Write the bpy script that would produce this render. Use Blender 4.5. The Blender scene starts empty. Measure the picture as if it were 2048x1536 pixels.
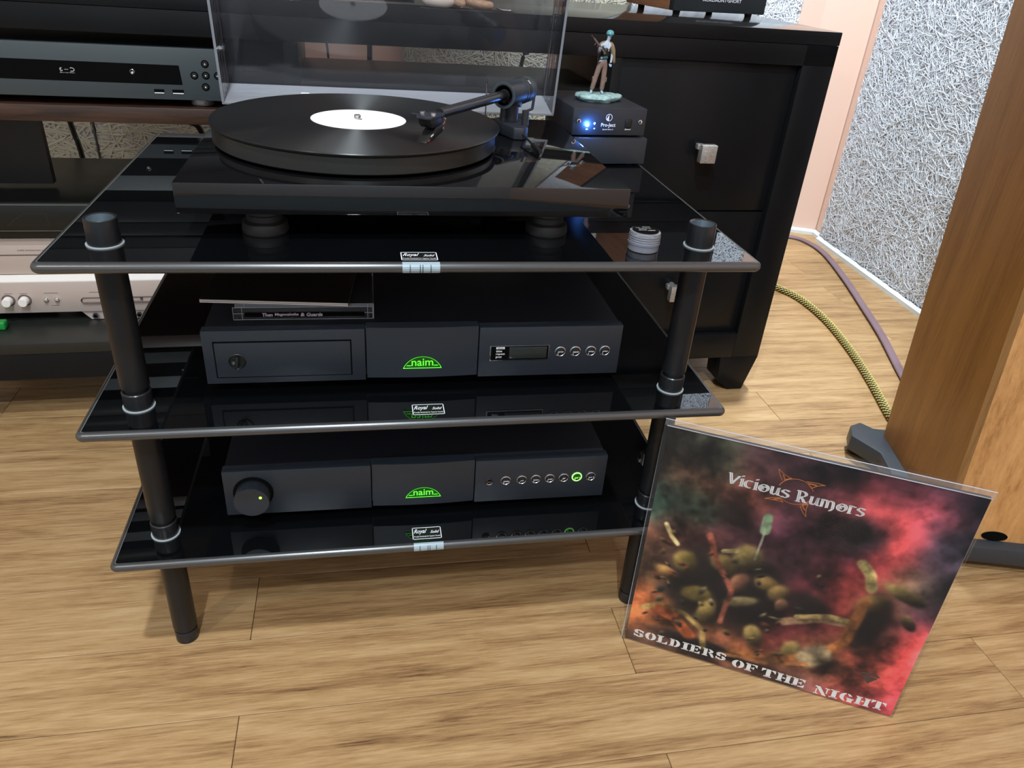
import bpy, bmesh, math, random
import numpy as np
from mathutils import Matrix, Vector
random.seed(7); rng = np.random.default_rng(7)
D2R = math.pi / 180
sc = bpy.context.scene

# ------------------------------------------------------------------ camera, world, lamps, exposure
def make_camera():
    C = Vector((0.2692, -0.6337, 0.7432)); yaw, pitch, roll, F = -0.2171, 0.5253, 0.0792, 1511.7
    cy, sy, cp, sp = math.cos(yaw), math.sin(yaw), math.cos(pitch), math.sin(pitch)
    r = Vector((cy, sy, 0)); f = Vector((-sy * cp, cy * cp, -sp)); u = r.cross(f)
    r2 = r * math.cos(roll) + u * math.sin(roll); u2 = u * math.cos(roll) - r * math.sin(roll)
    cd = bpy.data.cameras.new('camera'); cam = bpy.data.objects.new('camera', cd)
    sc.collection.objects.link(cam)
    M = Matrix((r2, u2, -f)).transposed().to_4x4(); M.translation = C
    cam.matrix_world = M
    cd.sensor_fit = 'HORIZONTAL'; cd.sensor_width = 36.0; cd.lens = 36.0 * F / 2048.0
    cd.clip_start = 0.02; cd.clip_end = 50
    sc.camera = cam
make_camera()
w = bpy.data.worlds.new('world'); sc.world = w; w.use_nodes = True
w.node_tree.nodes['Background'].inputs[0].default_value = (0.8, 0.9, 1.0, 1)
w.node_tree.nodes['Background'].inputs[1].default_value = 0.05
def lamp(name, loc, energy, size, color, kind='AREA'):
    d = bpy.data.lights.new(name, kind); d.energy = energy; d.color = color
    if kind == 'AREA':
        d.shape = 'DISK'; d.size = size
    else:
        d.shadow_soft_size = size
    o = bpy.data.objects.new(name, d); sc.collection.objects.link(o); o.location = loc
    return o
COOL = (0.84, 0.94, 1.0)
lamp('ceiling_downlight_and_fill', (0.07, -1.84, 2.56), 40, 0.10, COOL)
lamp('ceiling_downlight_and_fill', (0.078, -0.78, 2.56), 36, 0.10, COOL)
spot = lamp('wall_fill_spot', (1.15, 0.75, 2.56), 300, 0.05, COOL, 'SPOT')  # unseen spot added to brighten the right wall, narrowed to spare the record
spot.data.spot_size = 62 * D2R; spot.data.spot_blend = 0.7
spot.rotation_euler = (Vector((1.52, 1.08, 0.3)) - spot.location).to_track_quat('-Z', 'Y').to_euler()
lamp('ceiling_downlight_and_fill', (-1.3, -1.5, 2.56), 16, 0.10, (1.0, 0.95, 0.85))  # added warm fill for the left side, an unseen lamp
sc.view_settings.view_transform = 'Standard'; sc.view_settings.look = 'None'
sc.view_settings.gamma = 1.0; sc.view_settings.use_curve_mapping = False
sc.view_settings.exposure = 0.16

# ------------------------------------------------------------------ materials
def s2l(c):
    c = np.asarray(c, float) / 255.0
    return tuple(np.where(c <= 0.04045, c / 12.92, ((c + 0.055) / 1.055) ** 2.4))
def mat(name, rgb, rough=0.5, metal=0.0, spec=0.5, srgb=False, coat=0.0, bump=0.0, bscale=200.0, mottled=0.0, mscale=20.0, emit=None, estr=0.0):
    m = bpy.data.materials.new(name); m.use_nodes = True
    nt = m.node_tree; b = nt.nodes['Principled BSDF']
    col = s2l(rgb) if srgb else rgb
    b.inputs['Base Color'].default_value = (*col, 1); b.inputs['Roughness'].default_value = rough
    b.inputs['Metallic'].default_value = metal; b.inputs['Specular IOR Level'].default_value = spec
    b.inputs['Coat Weight'].default_value = coat; b.inputs['Coat Roughness'].default_value = 0.05
    if emit:
        b.inputs['Emission Color'].default_value = (*emit, 1); b.inputs['Emission Strength'].default_value = estr
    if bump or mottled:
        tc = nt.nodes.new('ShaderNodeTexCoord'); no = nt.nodes.new('ShaderNodeTexNoise')
        no.inputs['Scale'].default_value = bscale if bump else mscale; no.inputs['Detail'].default_value = 3
        nt.links.new(tc.outputs['Object'], no.inputs['Vector'])
        if bump:
            bp = nt.nodes.new('ShaderNodeBump'); bp.inputs['Strength'].default_value = bump; bp.inputs['Distance'].default_value = 0.001
            nt.links.new(no.outputs['Fac'], bp.inputs['Height']); nt.links.new(bp.outputs['Normal'], b.inputs['Normal'])
        if mottled:
            if bump:
                no = nt.nodes.new('ShaderNodeTexNoise'); no.inputs['Scale'].default_value = mscale
                nt.links.new(tc.outputs['Object'], no.inputs['Vector'])
            mx = nt.nodes.new('ShaderNodeMix'); mx.data_type = 'RGBA'
            mx.inputs['A'].default_value = (*[x * (1 - mottled) for x in col], 1); mx.inputs['B'].default_value = (*[min(1, x * (1 + mottled)) for x in col], 1)
            nt.links.new(no.outputs['Fac'], mx.inputs['Factor']); nt.links.new(mx.outputs['Result'], b.inputs['Base Color'])
    return m
def clear_mat(name, tint, ior=1.45, rough=0.0, haze=0.0):
    """thin clear plastic: straight-through light plus Fresnel reflection"""
    m = bpy.data.materials.new(name); m.use_nodes = True; nt = m.node_tree; nt.nodes.clear()
    out = nt.nodes.new('ShaderNodeOutputMaterial'); mx = nt.nodes.new('ShaderNodeMixShader')
    fr = nt.nodes.new('ShaderNodeFresnel'); fr.inputs[0].default_value = ior
    tr = nt.nodes.new('ShaderNodeBsdfTransparent'); tr.inputs[0].default_value = (*tint, 1)
    gl = nt.nodes.new('ShaderNodeBsdfGlossy'); gl.inputs['Roughness'].default_value = rough; gl.inputs['Color'].default_value = (1, 1, 1, 1)
    base = tr
    if haze:
        df = nt.nodes.new('ShaderNodeBsdfDiffuse'); df.inputs[0].default_value = (0.75, 0.78, 0.85, 1)
        m2 = nt.nodes.new('ShaderNodeMixShader'); m2.inputs[0].default_value = haze
        nt.links.new(tr.outputs[0], m2.inputs[1]); nt.links.new(df.outputs[0], m2.inputs[2]); base = m2
    nt.links.new(fr.outputs[0], mx.inputs[0]); nt.links.new(base.outputs[0], mx.inputs[1]); nt.links.new(gl.outputs[0], mx.inputs[2])
    nt.links.new(mx.outputs[0], out.inputs[0])
    return m
def wood_mat(name, cols, scale=(3, 30, 30), rough=0.45, per_object=True, axis_noise=3.0, knots=False, bump=0.15, coat=0.0, streak=1.0):
    m = bpy.data.materials.new(name); m.use_nodes = True; nt = m.node_tree; N = nt.nodes.new; L = nt.links.new
    b = nt.nodes['Principled BSDF']; b.inputs['Roughness'].default_value = rough; b.inputs['Coat Weight'].default_value = coat
    tc = N('ShaderNodeTexCoord'); add = N('ShaderNodeVectorMath'); add.operation = 'ADD'
    L(tc.outputs['Object'], add.inputs[0])
    oi = N('ShaderNodeObjectInfo'); ml = N('ShaderNodeVectorMath'); ml.operation = 'SCALE'
    if per_object:
        cv = N('ShaderNodeCombineXYZ'); L(oi.outputs['Random'], cv.inputs[0]); L(oi.outputs['Random'], cv.inputs[1])
        L(cv.outputs[0], ml.inputs[0]); ml.inputs['Scale'].default_value = 37.0; L(ml.outputs[0], add.inputs[1])
    mp = N('ShaderNodeMapping'); mp.inputs['Scale'].default_value = scale; L(add.outputs[0], mp.inputs['Vector'])
    n1 = N('ShaderNodeTexNoise'); n1.inputs['Scale'].default_value = 1.0; n1.inputs['Detail'].default_value = 6; n1.inputs['Roughness'].default_value = 0.62; n1.inputs['Distortion'].default_value = 0.6
    L(mp.outputs[0], n1.inputs['Vector'])
    mp2 = N('ShaderNodeMapping'); mp2.inputs['Scale'].default_value = (scale[0] * 5, scale[1] * 9, scale[2] * 9); L(add.outputs[0], mp2.inputs['Vector'])
    n2 = N('ShaderNodeTexNoise'); n2.inputs['Scale'].default_value = 1.0; n2.inputs['Detail'].default_value = 4; n2.inputs['Roughness'].default_value = 0.7; L(mp2.outputs[0], n2.inputs['Vector'])
    cr = N('ShaderNodeValToRGB'); els = cr.color_ramp.elements
    while len(els) < len(cols): els.new(0.5)
    for e, (p, c) in zip(els, cols):
        e.position = p; e.color = (*s2l(c), 1)
    mixf = N('ShaderNodeMath'); mixf.operation = 'MULTIPLY_ADD'; L(n2.outputs['Fac'], mixf.inputs[0]); mixf.inputs[1].default_value = 0.8 * streak
    L(n1.outputs['Fac'], mixf.inputs[2]); sub = N('ShaderNodeMath'); sub.operation = 'SUBTRACT'; L(mixf.outputs[0], sub.inputs[0]); sub.inputs[1].default_value = 0.40 * streak
    fac = sub
    if per_object:
        va = N('ShaderNodeMath'); va.operation = 'MULTIPLY_ADD'; L(oi.outputs['Random'], va.inputs[0]); va.inputs[1].default_value = 0.10; L(sub.outputs[0], va.inputs[2])
        vb = N('ShaderNodeMath'); vb.operation = 'SUBTRACT'; L(va.outputs[0], vb.inputs[0]); vb.inputs[1].default_value = 0.05; fac = vb
    L(fac.outputs[0], cr.inputs[0]); colout = cr.outputs[0]
    if knots:
        mk = N('ShaderNodeMapping'); mk.inputs['Scale'].default_value = (2.0, 4.2, 0.0); L(add.outputs[0], mk.inputs['Vector'])
        vo = N('ShaderNodeTexVoronoi'); vo.inputs['Scale'].default_value = 1.0; L(mk.outputs[0], vo.inputs['Vector'])
        kr = N('ShaderNodeMapRange'); kr.inputs['From Min'].default_value = 0.008; kr.inputs['From Max'].default_value = 0.045
        kr.inputs['To Min'].default_value = 0.62; kr.inputs['To Max'].default_value = 0.0; L(vo.outputs['Distance'], kr.inputs['Value'])
        nz = N('ShaderNodeMath'); nz.operation = 'MULTIPLY'; L(kr.outputs[0], nz.inputs[0]); L(n2.outputs['Fac'], nz.inputs[1])
        nz2 = N('ShaderNodeMath'); nz2.operation = 'MULTIPLY'; L(nz.outputs[0], nz2.inputs[0]); nz2.inputs[1].default_value = 1.9; nz2.use_clamp = True
        km = N('ShaderNodeMix'); km.data_type = 'RGBA'; km.inputs['B'].default_value = (*s2l((70, 48, 34)), 1)
        L(nz2.outputs[0], km.inputs['Factor']); L(colout, km.inputs['A']); colout = km.outputs['Result']
    L(colout, b.inputs['Base Color'])
    if bump:
        bp = N('ShaderNodeBump'); bp.inputs['Strength'].default_value = bump; bp.inputs['Distance'].default_value = 0.0006
        L(n2.outputs['Fac'], bp.inputs['Height']); L(bp.outputs['Normal'], b.inputs['Normal'])
    return m

M_ = {}
M_['floor'] = wood_mat('oak_vinyl', [(0.14, (84, 58, 38)), (0.32, (142, 108, 72)), (0.50, (170, 135, 92)), (0.76, (192, 159, 116))], scale=(4.6, 48, 48), rough=0.42, knots=True)
M_['joint'] = mat('floor_joint', (0.02, 0.014, 0.01), 0.7)
M_['glass'] = mat('black_glass', (0.0025, 0.003, 0.0036), 0.008, spec=0.85)
M_['glass'].node_tree.nodes['Principled BSDF'].inputs['Coat Weight'].default_value = 0.10
M_['glass'].node_tree.nodes['Principled BSDF'].inputs['Coat Roughness'].default_value = 0.22
M_['edge'] = mat('polished_glass_edge', (0.035, 0.036, 0.038), 0.28, spec=1.0)
M_['edgeline'] = mat('pale_edge_line', (0.13, 0.13, 0.12), 0.4)
M_['post'] = mat('black_lacquer_tube', (0.011, 0.012, 0.014), 0.36, spec=0.3)
M_['cap'] = mat('black_cap', (0.012, 0.013, 0.015), 0.28, spec=0.6)
M_['capin'] = mat('steel_cap_cup', (0.50, 0.58, 0.64), 0.32, metal=1.0)
M_['ring'] = mat('clear_washer', (0.36, 0.40, 0.42), 0.2)
M_['rubber'] = mat('black_rubber', (0.012, 0.012, 0.012), 0.6)
M_['piano'] = mat('piano_black', (0.004, 0.004, 0.0045), 0.03, spec=0.5, coat=0.3)
M_['platter'] = mat('dark_platter', (0.014, 0.015, 0.013), 0.38)
M_['satin'] = mat('satin_black_metal', (0.017, 0.023, 0.032), 0.42, bump=0.05, bscale=2500)
M_['satin2'] = mat('powder_black', (0.018, 0.021, 0.029), 0.5, bump=0.08, bscale=2500)
M_['graphite'] = mat('graphite_face', (0.044, 0.056, 0.062), 0.45)
M_['black'] = mat('plain_black', (0.006, 0.006, 0.006), 0.45)
M_['gap'] = mat('deep_black', (0.0015, 0.0015, 0.0015), 0.9, spec=0.1)
M_['carbon'] = mat('carbon_tube', (0.012, 0.012, 0.014), 0.25)
M_['chrome'] = mat('chrome', (0.75, 0.77, 0.8), 0.12, metal=1.0)
M_['darkchrome'] = mat('dark_chrome', (0.30, 0.31, 0.35), 0.22, metal=1.0)
M_['ringmetal'] = mat('button_ring', (0.55, 0.57, 0.62), 0.25, metal=1.0)
M_['white'] = mat('white_print', (0.80, 0.82, 0.86), 0.5)
M_['label'] = mat('white_paper', (0.92, 0.92, 0.92), 0.6)
M_['green'] = mat('lit_green', (0.02, 0.2, 0.01), 0.4, emit=(0.12, 1.0, 0.04), estr=1.2)
M_['greenhot'] = mat('lit_green_ring', (0.05, 0.4, 0.02), 0.4, emit=(0.35, 1.0, 0.25), estr=1.6)
M_['greendark'] = mat('green_window', (0.003, 0.02, 0.003), 0.1, emit=(0.02, 0.30, 0.01), estr=0.16)
M_['lime'] = mat('lime_lamp', (0.2, 0.4, 0.02), 0.4, emit=(0.45, 1.0, 0.10), estr=1.6)
M_['blue'] = mat('blue_lamp', (0.1, 0.3, 1.0), 0.3, emit=(0.20, 0.62, 1.0), estr=14.0)
M_['cab'] = mat('espresso_lacquer', (0.0075, 0.0084, 0.0098), 0.30, spec=0.16, mottled=0.3, mscale=9)
M_['cabtop'] = mat('espresso_top', (0.010, 0.010, 0.010), 0.12, spec=0.6)
M_['cabshelf'] = mat('espresso_shelf', (0.016, 0.017, 0.015), 0.36, spec=0.4)
M_['boxblack'] = mat('component_black', (0.008, 0.009, 0.008), 0.34, spec=0.4)
M_['shelfbrown'] = wood_mat('dark_walnut', [(0.3, (38, 24, 18)), (0.5, (58, 38, 28)), (0.7, (72, 48, 34))], scale=(4, 40, 40), rough=0.4, per_object=False, bump=0.0)
M_['silver'] = mat('champagne_metal', (0.60, 0.50, 0.45), 0.42, metal=0.35)
M_['silver_pale_lit'] = mat('champagne_pale_lit', (0.86, 0.80, 0.76), 0.35)  # paler copy of the silver: light on the ledge put into the colour
M_['slot'] = mat('slot_shadow', (0.12, 0.085, 0.075), 0.6)
M_['plaster'] = mat('peach_plaster', s2l((232, 200, 184)), 0.85, bump=0.1, bscale=60)
M_['ceil'] = mat('white_ceiling', (0.75, 0.76, 0.78), 0.9)
M_['offwall'] = mat('pale_plaster', (0.62, 0.64, 0.68), 0.9)
M_['skirt'] = mat('white_skirting', (0.70, 0.76, 0.78), 0.45)
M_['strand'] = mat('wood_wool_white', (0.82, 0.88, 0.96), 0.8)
M_['strand_dim_warm'] = mat('wood_wool_dim_warm', (0.52, 0.51, 0.42), 0.85)  # white panels in dim warm light, that light painted in as cream
M_['strand_base'] = mat('wood_wool_shadow', (0.52, 0.55, 0.60), 0.95, mottled=0.5, mscale=120)
M_['spk_side'] = wood_mat('amber_veneer', [(0.3, (132, 84, 34)), (0.5, (150, 98, 44)), (0.75, (164, 110, 52))], scale=(30, 30, 2.0), rough=0.38, per_object=False, bump=0.05)
M_['spk_front'] = wood_mat('oak_veneer', [(0.28, (152, 104, 58)), (0.5, (184, 134, 80)), (0.75, (200, 150, 94))], scale=(34, 34, 2.5), rough=0.4, per_object=False, bump=0.12)
M_['spk_plinth'] = mat('plinth_black', (0.030, 0.036, 0.045), 0.4)
M_['minispk_side'] = wood_mat('cherry_veneer', [(0.3, (128, 86, 60)), (0.6, (156, 108, 78)), (0.8, (168, 120, 88))], scale=(25, 2, 25), rough=0.4, per_object=False, bump=0.0)
M_['carving'] = wood_mat('carved_wood', [(0.3, (178, 128, 92)), (0.6, (214, 172, 136)), (0.8, (230, 196, 166))], scale=(20, 60, 60), rough=0.55, per_object=False, bump=0.05)
M_['palewood'] = mat('pale_wood', s2l((232, 214, 196)), 0.55)
M_['acrylic'] = clear_mat('clear_acrylic', (0.88, 0.89, 0.92), 1.49, haze=0.020)  # slight diffuse haze paints the lid's pale reflected veil
M_['acrylic_dusty'] = clear_mat('dusty_acrylic', (0.80, 0.80, 0.86), 1.49, haze=0.36)
M_['acrylic_edge_highlight'] = clear_mat('acrylic_edge_highlight', (.6, .68, .8), 1.49, rough=.1, haze=.30)  # hazy pale mix paints the highlight along the dust cover's edges
M_['polystrip'] = clear_mat('polythene_strip', (.95, .95, .96), 1.4, rough=.15, haze=.10)
M_['jewel'] = clear_mat('jewel_case_plastic', (0.86, 0.88, 0.90), 1.5, haze=0.05)
M_['poly'] = clear_mat('polythene_sleeve', (0.985, 0.985, 0.985), 1.10, rough=0.12, haze=0.010)
M_['tinclear'] = clear_mat('pot_plastic', (0.74, 0.75, 0.95), 1.55, rough=0.05, haze=0.22)
M_['jewel_edge'] = clear_mat('jewel_case_edge', (.7, .7, .75), 1.5, rough=.2, haze=.30)
M_['yellow'] = mat('yellow_braid', s2l((222, 204, 110)), 0.6)
M_['blackbraid'] = mat('black_braid', (0.018, 0.017, 0.014), 0.6)
M_['purple'] = mat('mauve_ribbon', s2l((128, 104, 112)), 0.6, mottled=0.2, mscale=12)
M_['tealrock'] = mat('painted_rock', (0.34, 0.52, 0.52), 0.5, bump=0.6, bscale=260, mottled=0.92, mscale=150)
M_['trouser'] = mat('khaki_cloth', s2l((128, 104, 96)), 0.8, mottled=0.35, mscale=220)
M_['poncho'] = mat('sand_cloth', s2l((140, 122, 96)), 0.8, mottled=0.3, mscale=220)
M_['skin'] = mat('painted_grey_skin', s2l((176, 190, 208)), 0.6)
M_['helmet'] = mat('teal_gloss', s2l((90, 160, 170)), 0.25, mottled=0.3, mscale=300)
M_['gun'] = mat('gun_brown', s2l((70, 58, 56)), 0.5)
M_['greenplastic'] = mat('green_plastic', s2l((24, 140, 60)), 0.4)
M_['lcd'] = mat('lcd_grey', (0.020, 0.026, 0.024), 0.25)
M_['brass'] = mat('brass_pin', (0.75, 0.42, 0.15), 0.3, metal=1.0)
M_['red'] = mat('red_plastic', (0.35, 0.05, 0.04), 0.35)
M_['orange'] = mat('orange_print', s2l((216, 132, 66)), 0.5)
M_['paperedge'] = mat('card_edge', (0.62, 0.58, 0.56), 0.7)
M_['tape'] = mat('sticker_film', s2l((150, 168, 178)), 0.25)
def vinyl():
    m = mat('vinyl', (0.0050, 0.0056, 0.0065), 0.44, spec=0.9); nt = m.node_tree; b = nt.nodes['Principled BSDF']
    t = nt.nodes.new('ShaderNodeTangent'); t.direction_type = 'RADIAL'; t.axis = 'Z'
    b.inputs['Anisotropic'].default_value = 0.95; b.inputs['Anisotropic Rotation'].default_value = 0.25; nt.links.new(t.outputs[0], b.inputs['Tangent'])
    return m
M_['vinyl'] = vinyl()

# ------------------------------------------------------------------ builders
class G:
    """collects shapes, then links them as ONE mesh object"""
    def __init__(self): self.bm = bmesh.new()
    def _in(self, tb, M=None, mi=0):
        if M is not None: bmesh.ops.transform(tb, matrix=M, verts=tb.verts)
        for f in tb.faces: f.material_index = mi
        me = bpy.data.meshes.new('tmp'); tb.to_mesh(me); tb.free(); self.bm.from_mesh(me); bpy.data.meshes.remove(me)
        return self
    def box(self, x0, x1, y0, y1, z0, z1, bev=0.0, seg=2, mi=0, M=None):
        tb = bmesh.new(); bmesh.ops.create_cube(tb, size=1)
        bmesh.ops.transform(tb, matrix=Matrix.Translation(((x0 + x1) / 2, (y0 + y1) / 2, (z0 + z1) / 2)) @ Matrix.Diagonal((x1 - x0, y1 - y0, z1 - z0, 1)), verts=tb.verts)
        if bev: bmesh.ops.bevel(tb, geom=tb.edges[:], offset=bev, segments=seg, affect='EDGES', profile=0.5)
        return self._in(tb, M, mi)
    def lathe(self, prof, c=(0, 0, 0), seg=32, mi=0, M=None):
        tb = bmesh.new(); rings = []
        for r, z in prof:
            if r < 1e-7: rings.append([tb.verts.new((0, 0, z))])
            else: rings.append([tb.verts.new((r * math.cos(2 * math.pi * k / seg), r * math.sin(2 * math.pi * k / seg), z)) for k in range(seg)])
        for a, b in zip(rings[:-1], rings[1:]):
            for k in range(seg):
                k2 = (k + 1) % seg
                if len(a) == 1 and len(b) == 1: continue
                if len(a) == 1: tb.faces.new((a[0], b[k2], b[k])) if True else 0
                elif len(b) == 1: tb.faces.new((a[k], a[k2], b[0]))
                else: tb.faces.new((a[k], a[k2], b[k2], b[k]))
        bmesh.ops.recalc_face_normals(tb, faces=tb.faces)
        T = Matrix.Translation(c); return self._in(tb, (M @ T) if M is not None else T, mi)
    def cyl(self, p0, p1, r, r2=None, seg=24, mi=0, bev=0.0):
        p0, p1 = Vector(p0), Vector(p1); d = p1 - p0; L = d.length; r2 = r if r2 is None else r2
        M = Matrix.Translation(p0) @ d.to_track_quat('Z', 'Y').to_matrix().to_4x4()
        b = min(bev, r * .9, L * .4)
        prof = [(0, 0), (r - b, 0), (r, b), (r2, L - b), (r2 - b, L), (0, L)] if b else [(0, 0), (r, 0), (r2, L), (0, L)]
        return self.lathe(prof, seg=seg, mi=mi, M=M)
    def tube(self, pts, r, seg=8, mi=0, closed=False, flat=None):
        pts = [Vector(p) for p in pts]; n = len(pts); tb = bmesh.new(); rings = []
        for i, p in enumerate(pts):
            a = pts[(i - 1) % n] if (closed or i) else p; b = pts[(i + 1) % n] if (closed or i < n - 1) else p
            t = (b - a).normalized(); up = Vector((0, 0, 1)) if abs(t.z) < .95 else Vector((1, 0, 0))
            s = t.cross(up).normalized(); u = s.cross(t); rr = r[i] if isinstance(r, (list, tuple)) else r
            ax, az = (rr, rr) if flat is None else flat
            rings.append([tb.verts.new(p + s * ax * math.cos(2 * math.pi * k / seg) + u * az * math.sin(2 * math.pi * k / seg)) for k in range(seg)])
        for i in range(n if closed else n - 1):
            A, B = rings[i], rings[(i + 1) % n]
            for k in range(seg): tb.faces.new((A[k], A[(k + 1) % seg], B[(k + 1) % seg], B[k]))
        if not closed: tb.faces.new(rings[0][::-1]); tb.faces.new(rings[-1])
        bmesh.ops.recalc_face_normals(tb, faces=tb.faces)
        return self._in(tb, None, mi)
    def prism(self, poly, z0, z1, M=None, mi=0, bev=0.0):
        tb = bmesh.new(); a = [tb.verts.new((x, y, z0)) for x, y in poly]; b = [tb.verts.new((x, y, z1)) for x, y in poly]
        n = len(poly); tb.faces.new(a[::-1]); tb.faces.new(b)
        for k in range(n): tb.faces.new((a[k], a[(k + 1) % n], b[(k + 1) % n], b[k]))
        bmesh.ops.recalc_face_normals(tb, faces=tb.faces)
        if bev: bmesh.ops.bevel(tb, geom=tb.edges[:], offset=bev, segments=2, affect='EDGES', profile=0.5)
        return self._in(tb, M, mi)
    def poly(self, pts, M=None, mi=0):
        tb = bmesh.new(); tb.faces.new([tb.verts.new((p[0], p[1], p[2] if len(p) > 2 else 0)) for p in pts]); return self._in(tb, M, mi)
    def ball(self, c, r, seg=16, mi=0, M=None, s=(1, 1, 1)):
        tb = bmesh.new(); bmesh.ops.create_uvsphere(tb, u_segments=seg, v_segments=max(6, seg // 2), radius=1)
        T = Matrix.Translation(c) @ Matrix.Diagonal((r * s[0], r * s[1], r * s[2], 1)); return self._in(tb, (M @ T) if M is not None else T, mi)
    def mesh(self, me, M=None, mi=0):
        tb = bmesh.new(); tb.from_mesh(me); return self._in(tb, M, mi)
    def obj(self, name, mats, parent=None, smooth=35, loc=None, label=None):
        me = bpy.data.meshes.new(name); self.bm.to_mesh(me); self.bm.free()
        for m in (mats if isinstance(mats, (list, tuple)) else [mats]): me.materials.append(M_[m] if isinstance(m, str) else m)
        if smooth:
            me.shade_smooth(); me.set_sharp_from_angle(angle=smooth * D2R)
        o = bpy.data.objects.new(name, me); sc.collection.objects.link(o)
        if parent is not None: o.parent = parent
        if loc is not None: o.location = loc
        if label: o['label'] = label
        return o
def tag(o, label, cat, group=None):
    o['label'] = label; o['category'] = cat
    if group: o['group'] = group
    return o
def thing(name, label, cat, loc=(0, 0, 0), rz=0.0, group=None):
    o = bpy.data.objects.new(name, None); sc.collection.objects.link(o); o.empty_display_size = 0.05
    o.location = loc; o.rotation_euler = (0, 0, rz); return tag(o, label, cat, group)
def structure(o):
    o['kind'] = 'structure'; return o
def front(u, y, v):   # text plane whose normal is -Y
    return Matrix(((1, 0, 0, u), (0, 0, -1, y), (0, 1, 0, v), (0, 0, 0, 1)))
def flat(x, y, z): return Matrix.Translation((x, y, z))
def rotz(a): return Matrix.Rotation(a, 4, 'Z')
def text(g, body, M, width=None, height=None, shear=0.0, bold=0.0, align='C', mi=0):
    cu = bpy.data.curves.new('t', 'FONT'); cu.body = body; cu.size = 1.0; cu.shear = shear; cu.offset = bold; cu.resolution_u = 3
    ob = bpy.data.objects.new('t', cu); sc.collection.objects.link(ob)
    dg = bpy.context.evaluated_depsgraph_get(); me = bpy.data.meshes.new_from_object(ob.evaluated_get(dg))
    bpy.data.objects.remove(ob); bpy.data.curves.remove(cu)
    co = np.array([v.co[:] for v in me.vertices]); lo, hi = co.min(0), co.max(0)
    sx = width / (hi[0] - lo[0]) if width else None; sy = height / (hi[1] - lo[1]) if height else None
    sx = sx or sy; sy = sy or sx
    ox = -(lo[0] + hi[0]) / 2 if align == 'C' else -lo[0]
    T = M @ Matrix.Diagonal((sx, sy, 1, 1)) @ Matrix.Translation((ox, -(lo[1] if align != 'B' else 0), 0))
    g.mesh(me, T, mi); bpy.data.meshes.remove(me)
def nib(g, pts, M, n=(0.15, 0.05), thin=0.05, mi=0):
    """broad-nib pen stroke in 2D"""
    pts = [np.array(p, float) for p in pts]; n = np.array(n)
    for a, b in zip(pts[:-1], pts[1:]):
        d = b - a; L = np.hypot(*d)
        if L < 1e-9: continue
        q = np.array((-d[1], d[0])) / L * thin; e = d / L * min(0.01, thin * .4)
        for o in ((n, -n), (q, -q)):
            P = [a + o[0] - e, a + o[1] - e, b + o[1] + e, b + o[0] + e]
            ar = sum(P[i][0] * P[(i + 1) % 4][1] - P[(i + 1) % 4][0] * P[i][1] for i in range(4))
            if abs(ar) < 1e-6: continue
            g.poly([tuple(p) for p in (P if ar > 0 else P[::-1])], M, mi)
def arc(cx, cy, rx, ry, a0, a1, k=14):
    return [(cx + rx * math.cos(D2R * (a0 + (a1 - a0) * i / k)), cy + ry * math.sin(D2R * (a0 + (a1 - a0) * i / k))) for i in range(k + 1)]
def skin_mesh(verts, edges, radii, sub=2, S=1.0):
    me = bpy.data.meshes.new('sk'); me.from_pydata([tuple(Vector(v) * 1) for v in verts], edges, [])
    ob = bpy.data.objects.new('sk', me); sc.collection.objects.link(ob)
    sm = ob.modifiers.new('s', 'SKIN'); sm.use_smooth_shade = True
    for i, r in enumerate(radii):
        r = r if isinstance(r, tuple) else (r, r)
        me.skin_vertices[0].data[i].radius = r; me.skin_vertices[0].data[i].use_root = (i == 0)
    su = ob.modifiers.new('u', 'SUBSURF'); su.levels = sub; su.render_levels = sub
    dg = bpy.context.evaluated_depsgraph_get(); out = bpy.data.meshes.new_from_object(ob.evaluated_get(dg))
    bpy.data.objects.remove(ob); bpy.data.meshes.remove(me); out.transform(Matrix.Scale(S, 4)); return out

# ------------------------------------------------------------------ room
XL, XR, YF, YB, H = -2.2, 1.74, -2.7, 1.565, 2.6
g = G(); g.box(XL, XR, YF, YB + .1, -0.05, -0.003)
floor = structure(g.obj('floor', 'joint'))
pw, pl, ph = 0.1045, 0.915, 0.0032
def plank_mesh(L, W):
    gg = G(); gg.box(0, L - 0.0007, 0.0, W - 0.0007, 0, ph, bev=0.0005, seg=1)
    me = bpy.data.meshes.new('plank'); gg.bm.to_mesh(me); gg.bm.free(); me.materials.append(M_['floor']); return me
full = plank_mesh(pl, pw)
row = int(math.floor((YF - 0.0355) / pw)); 
while 0.0355 + row * pw < YB - 0.003:
    y0 = 0.0355 + row * pw; a, b = max(y0, YF + .001), min(y0 + pw, YB - .001)
    off = 0.1205 if row % 2 == 0 else 0.574
    k = int(math.floor((XL - off) / pl))
    while off + k * pl < XR - 0.003:
        x0, x1 = max(off + k * pl, XL + .001), min(off + (k + 1) * pl, XR - .001)
        if x1 - x0 > 0.01 and b - a > 0.01:
            me = full if (abs(x1 - x0 - pl) < 1e-6 and abs(b - a - pw) < 1e-6) else plank_mesh(x1 - x0, b - a)
            o = bpy.data.objects.new('plank', me); sc.collection.objects.link(o); o.parent = floor; o.location = (x0, a, -ph)
        k += 1
    row += 1
g = G(); g.box(XL - .1, XR + .1, YB, YB + 0.1, -0.05, H); wall_back = structure(g.obj('wall_back', 'plaster'))
g = G(); g.box(XL - .1, XR + .1, YF - .1, YF, -0.05, H); structure(g.obj('wall_front', 'offwall'))
g = G(); g.box(XL - .1, XL, YF, YB, -0.05, H); structure(g.obj('wall_left', 'offwall'))
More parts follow.
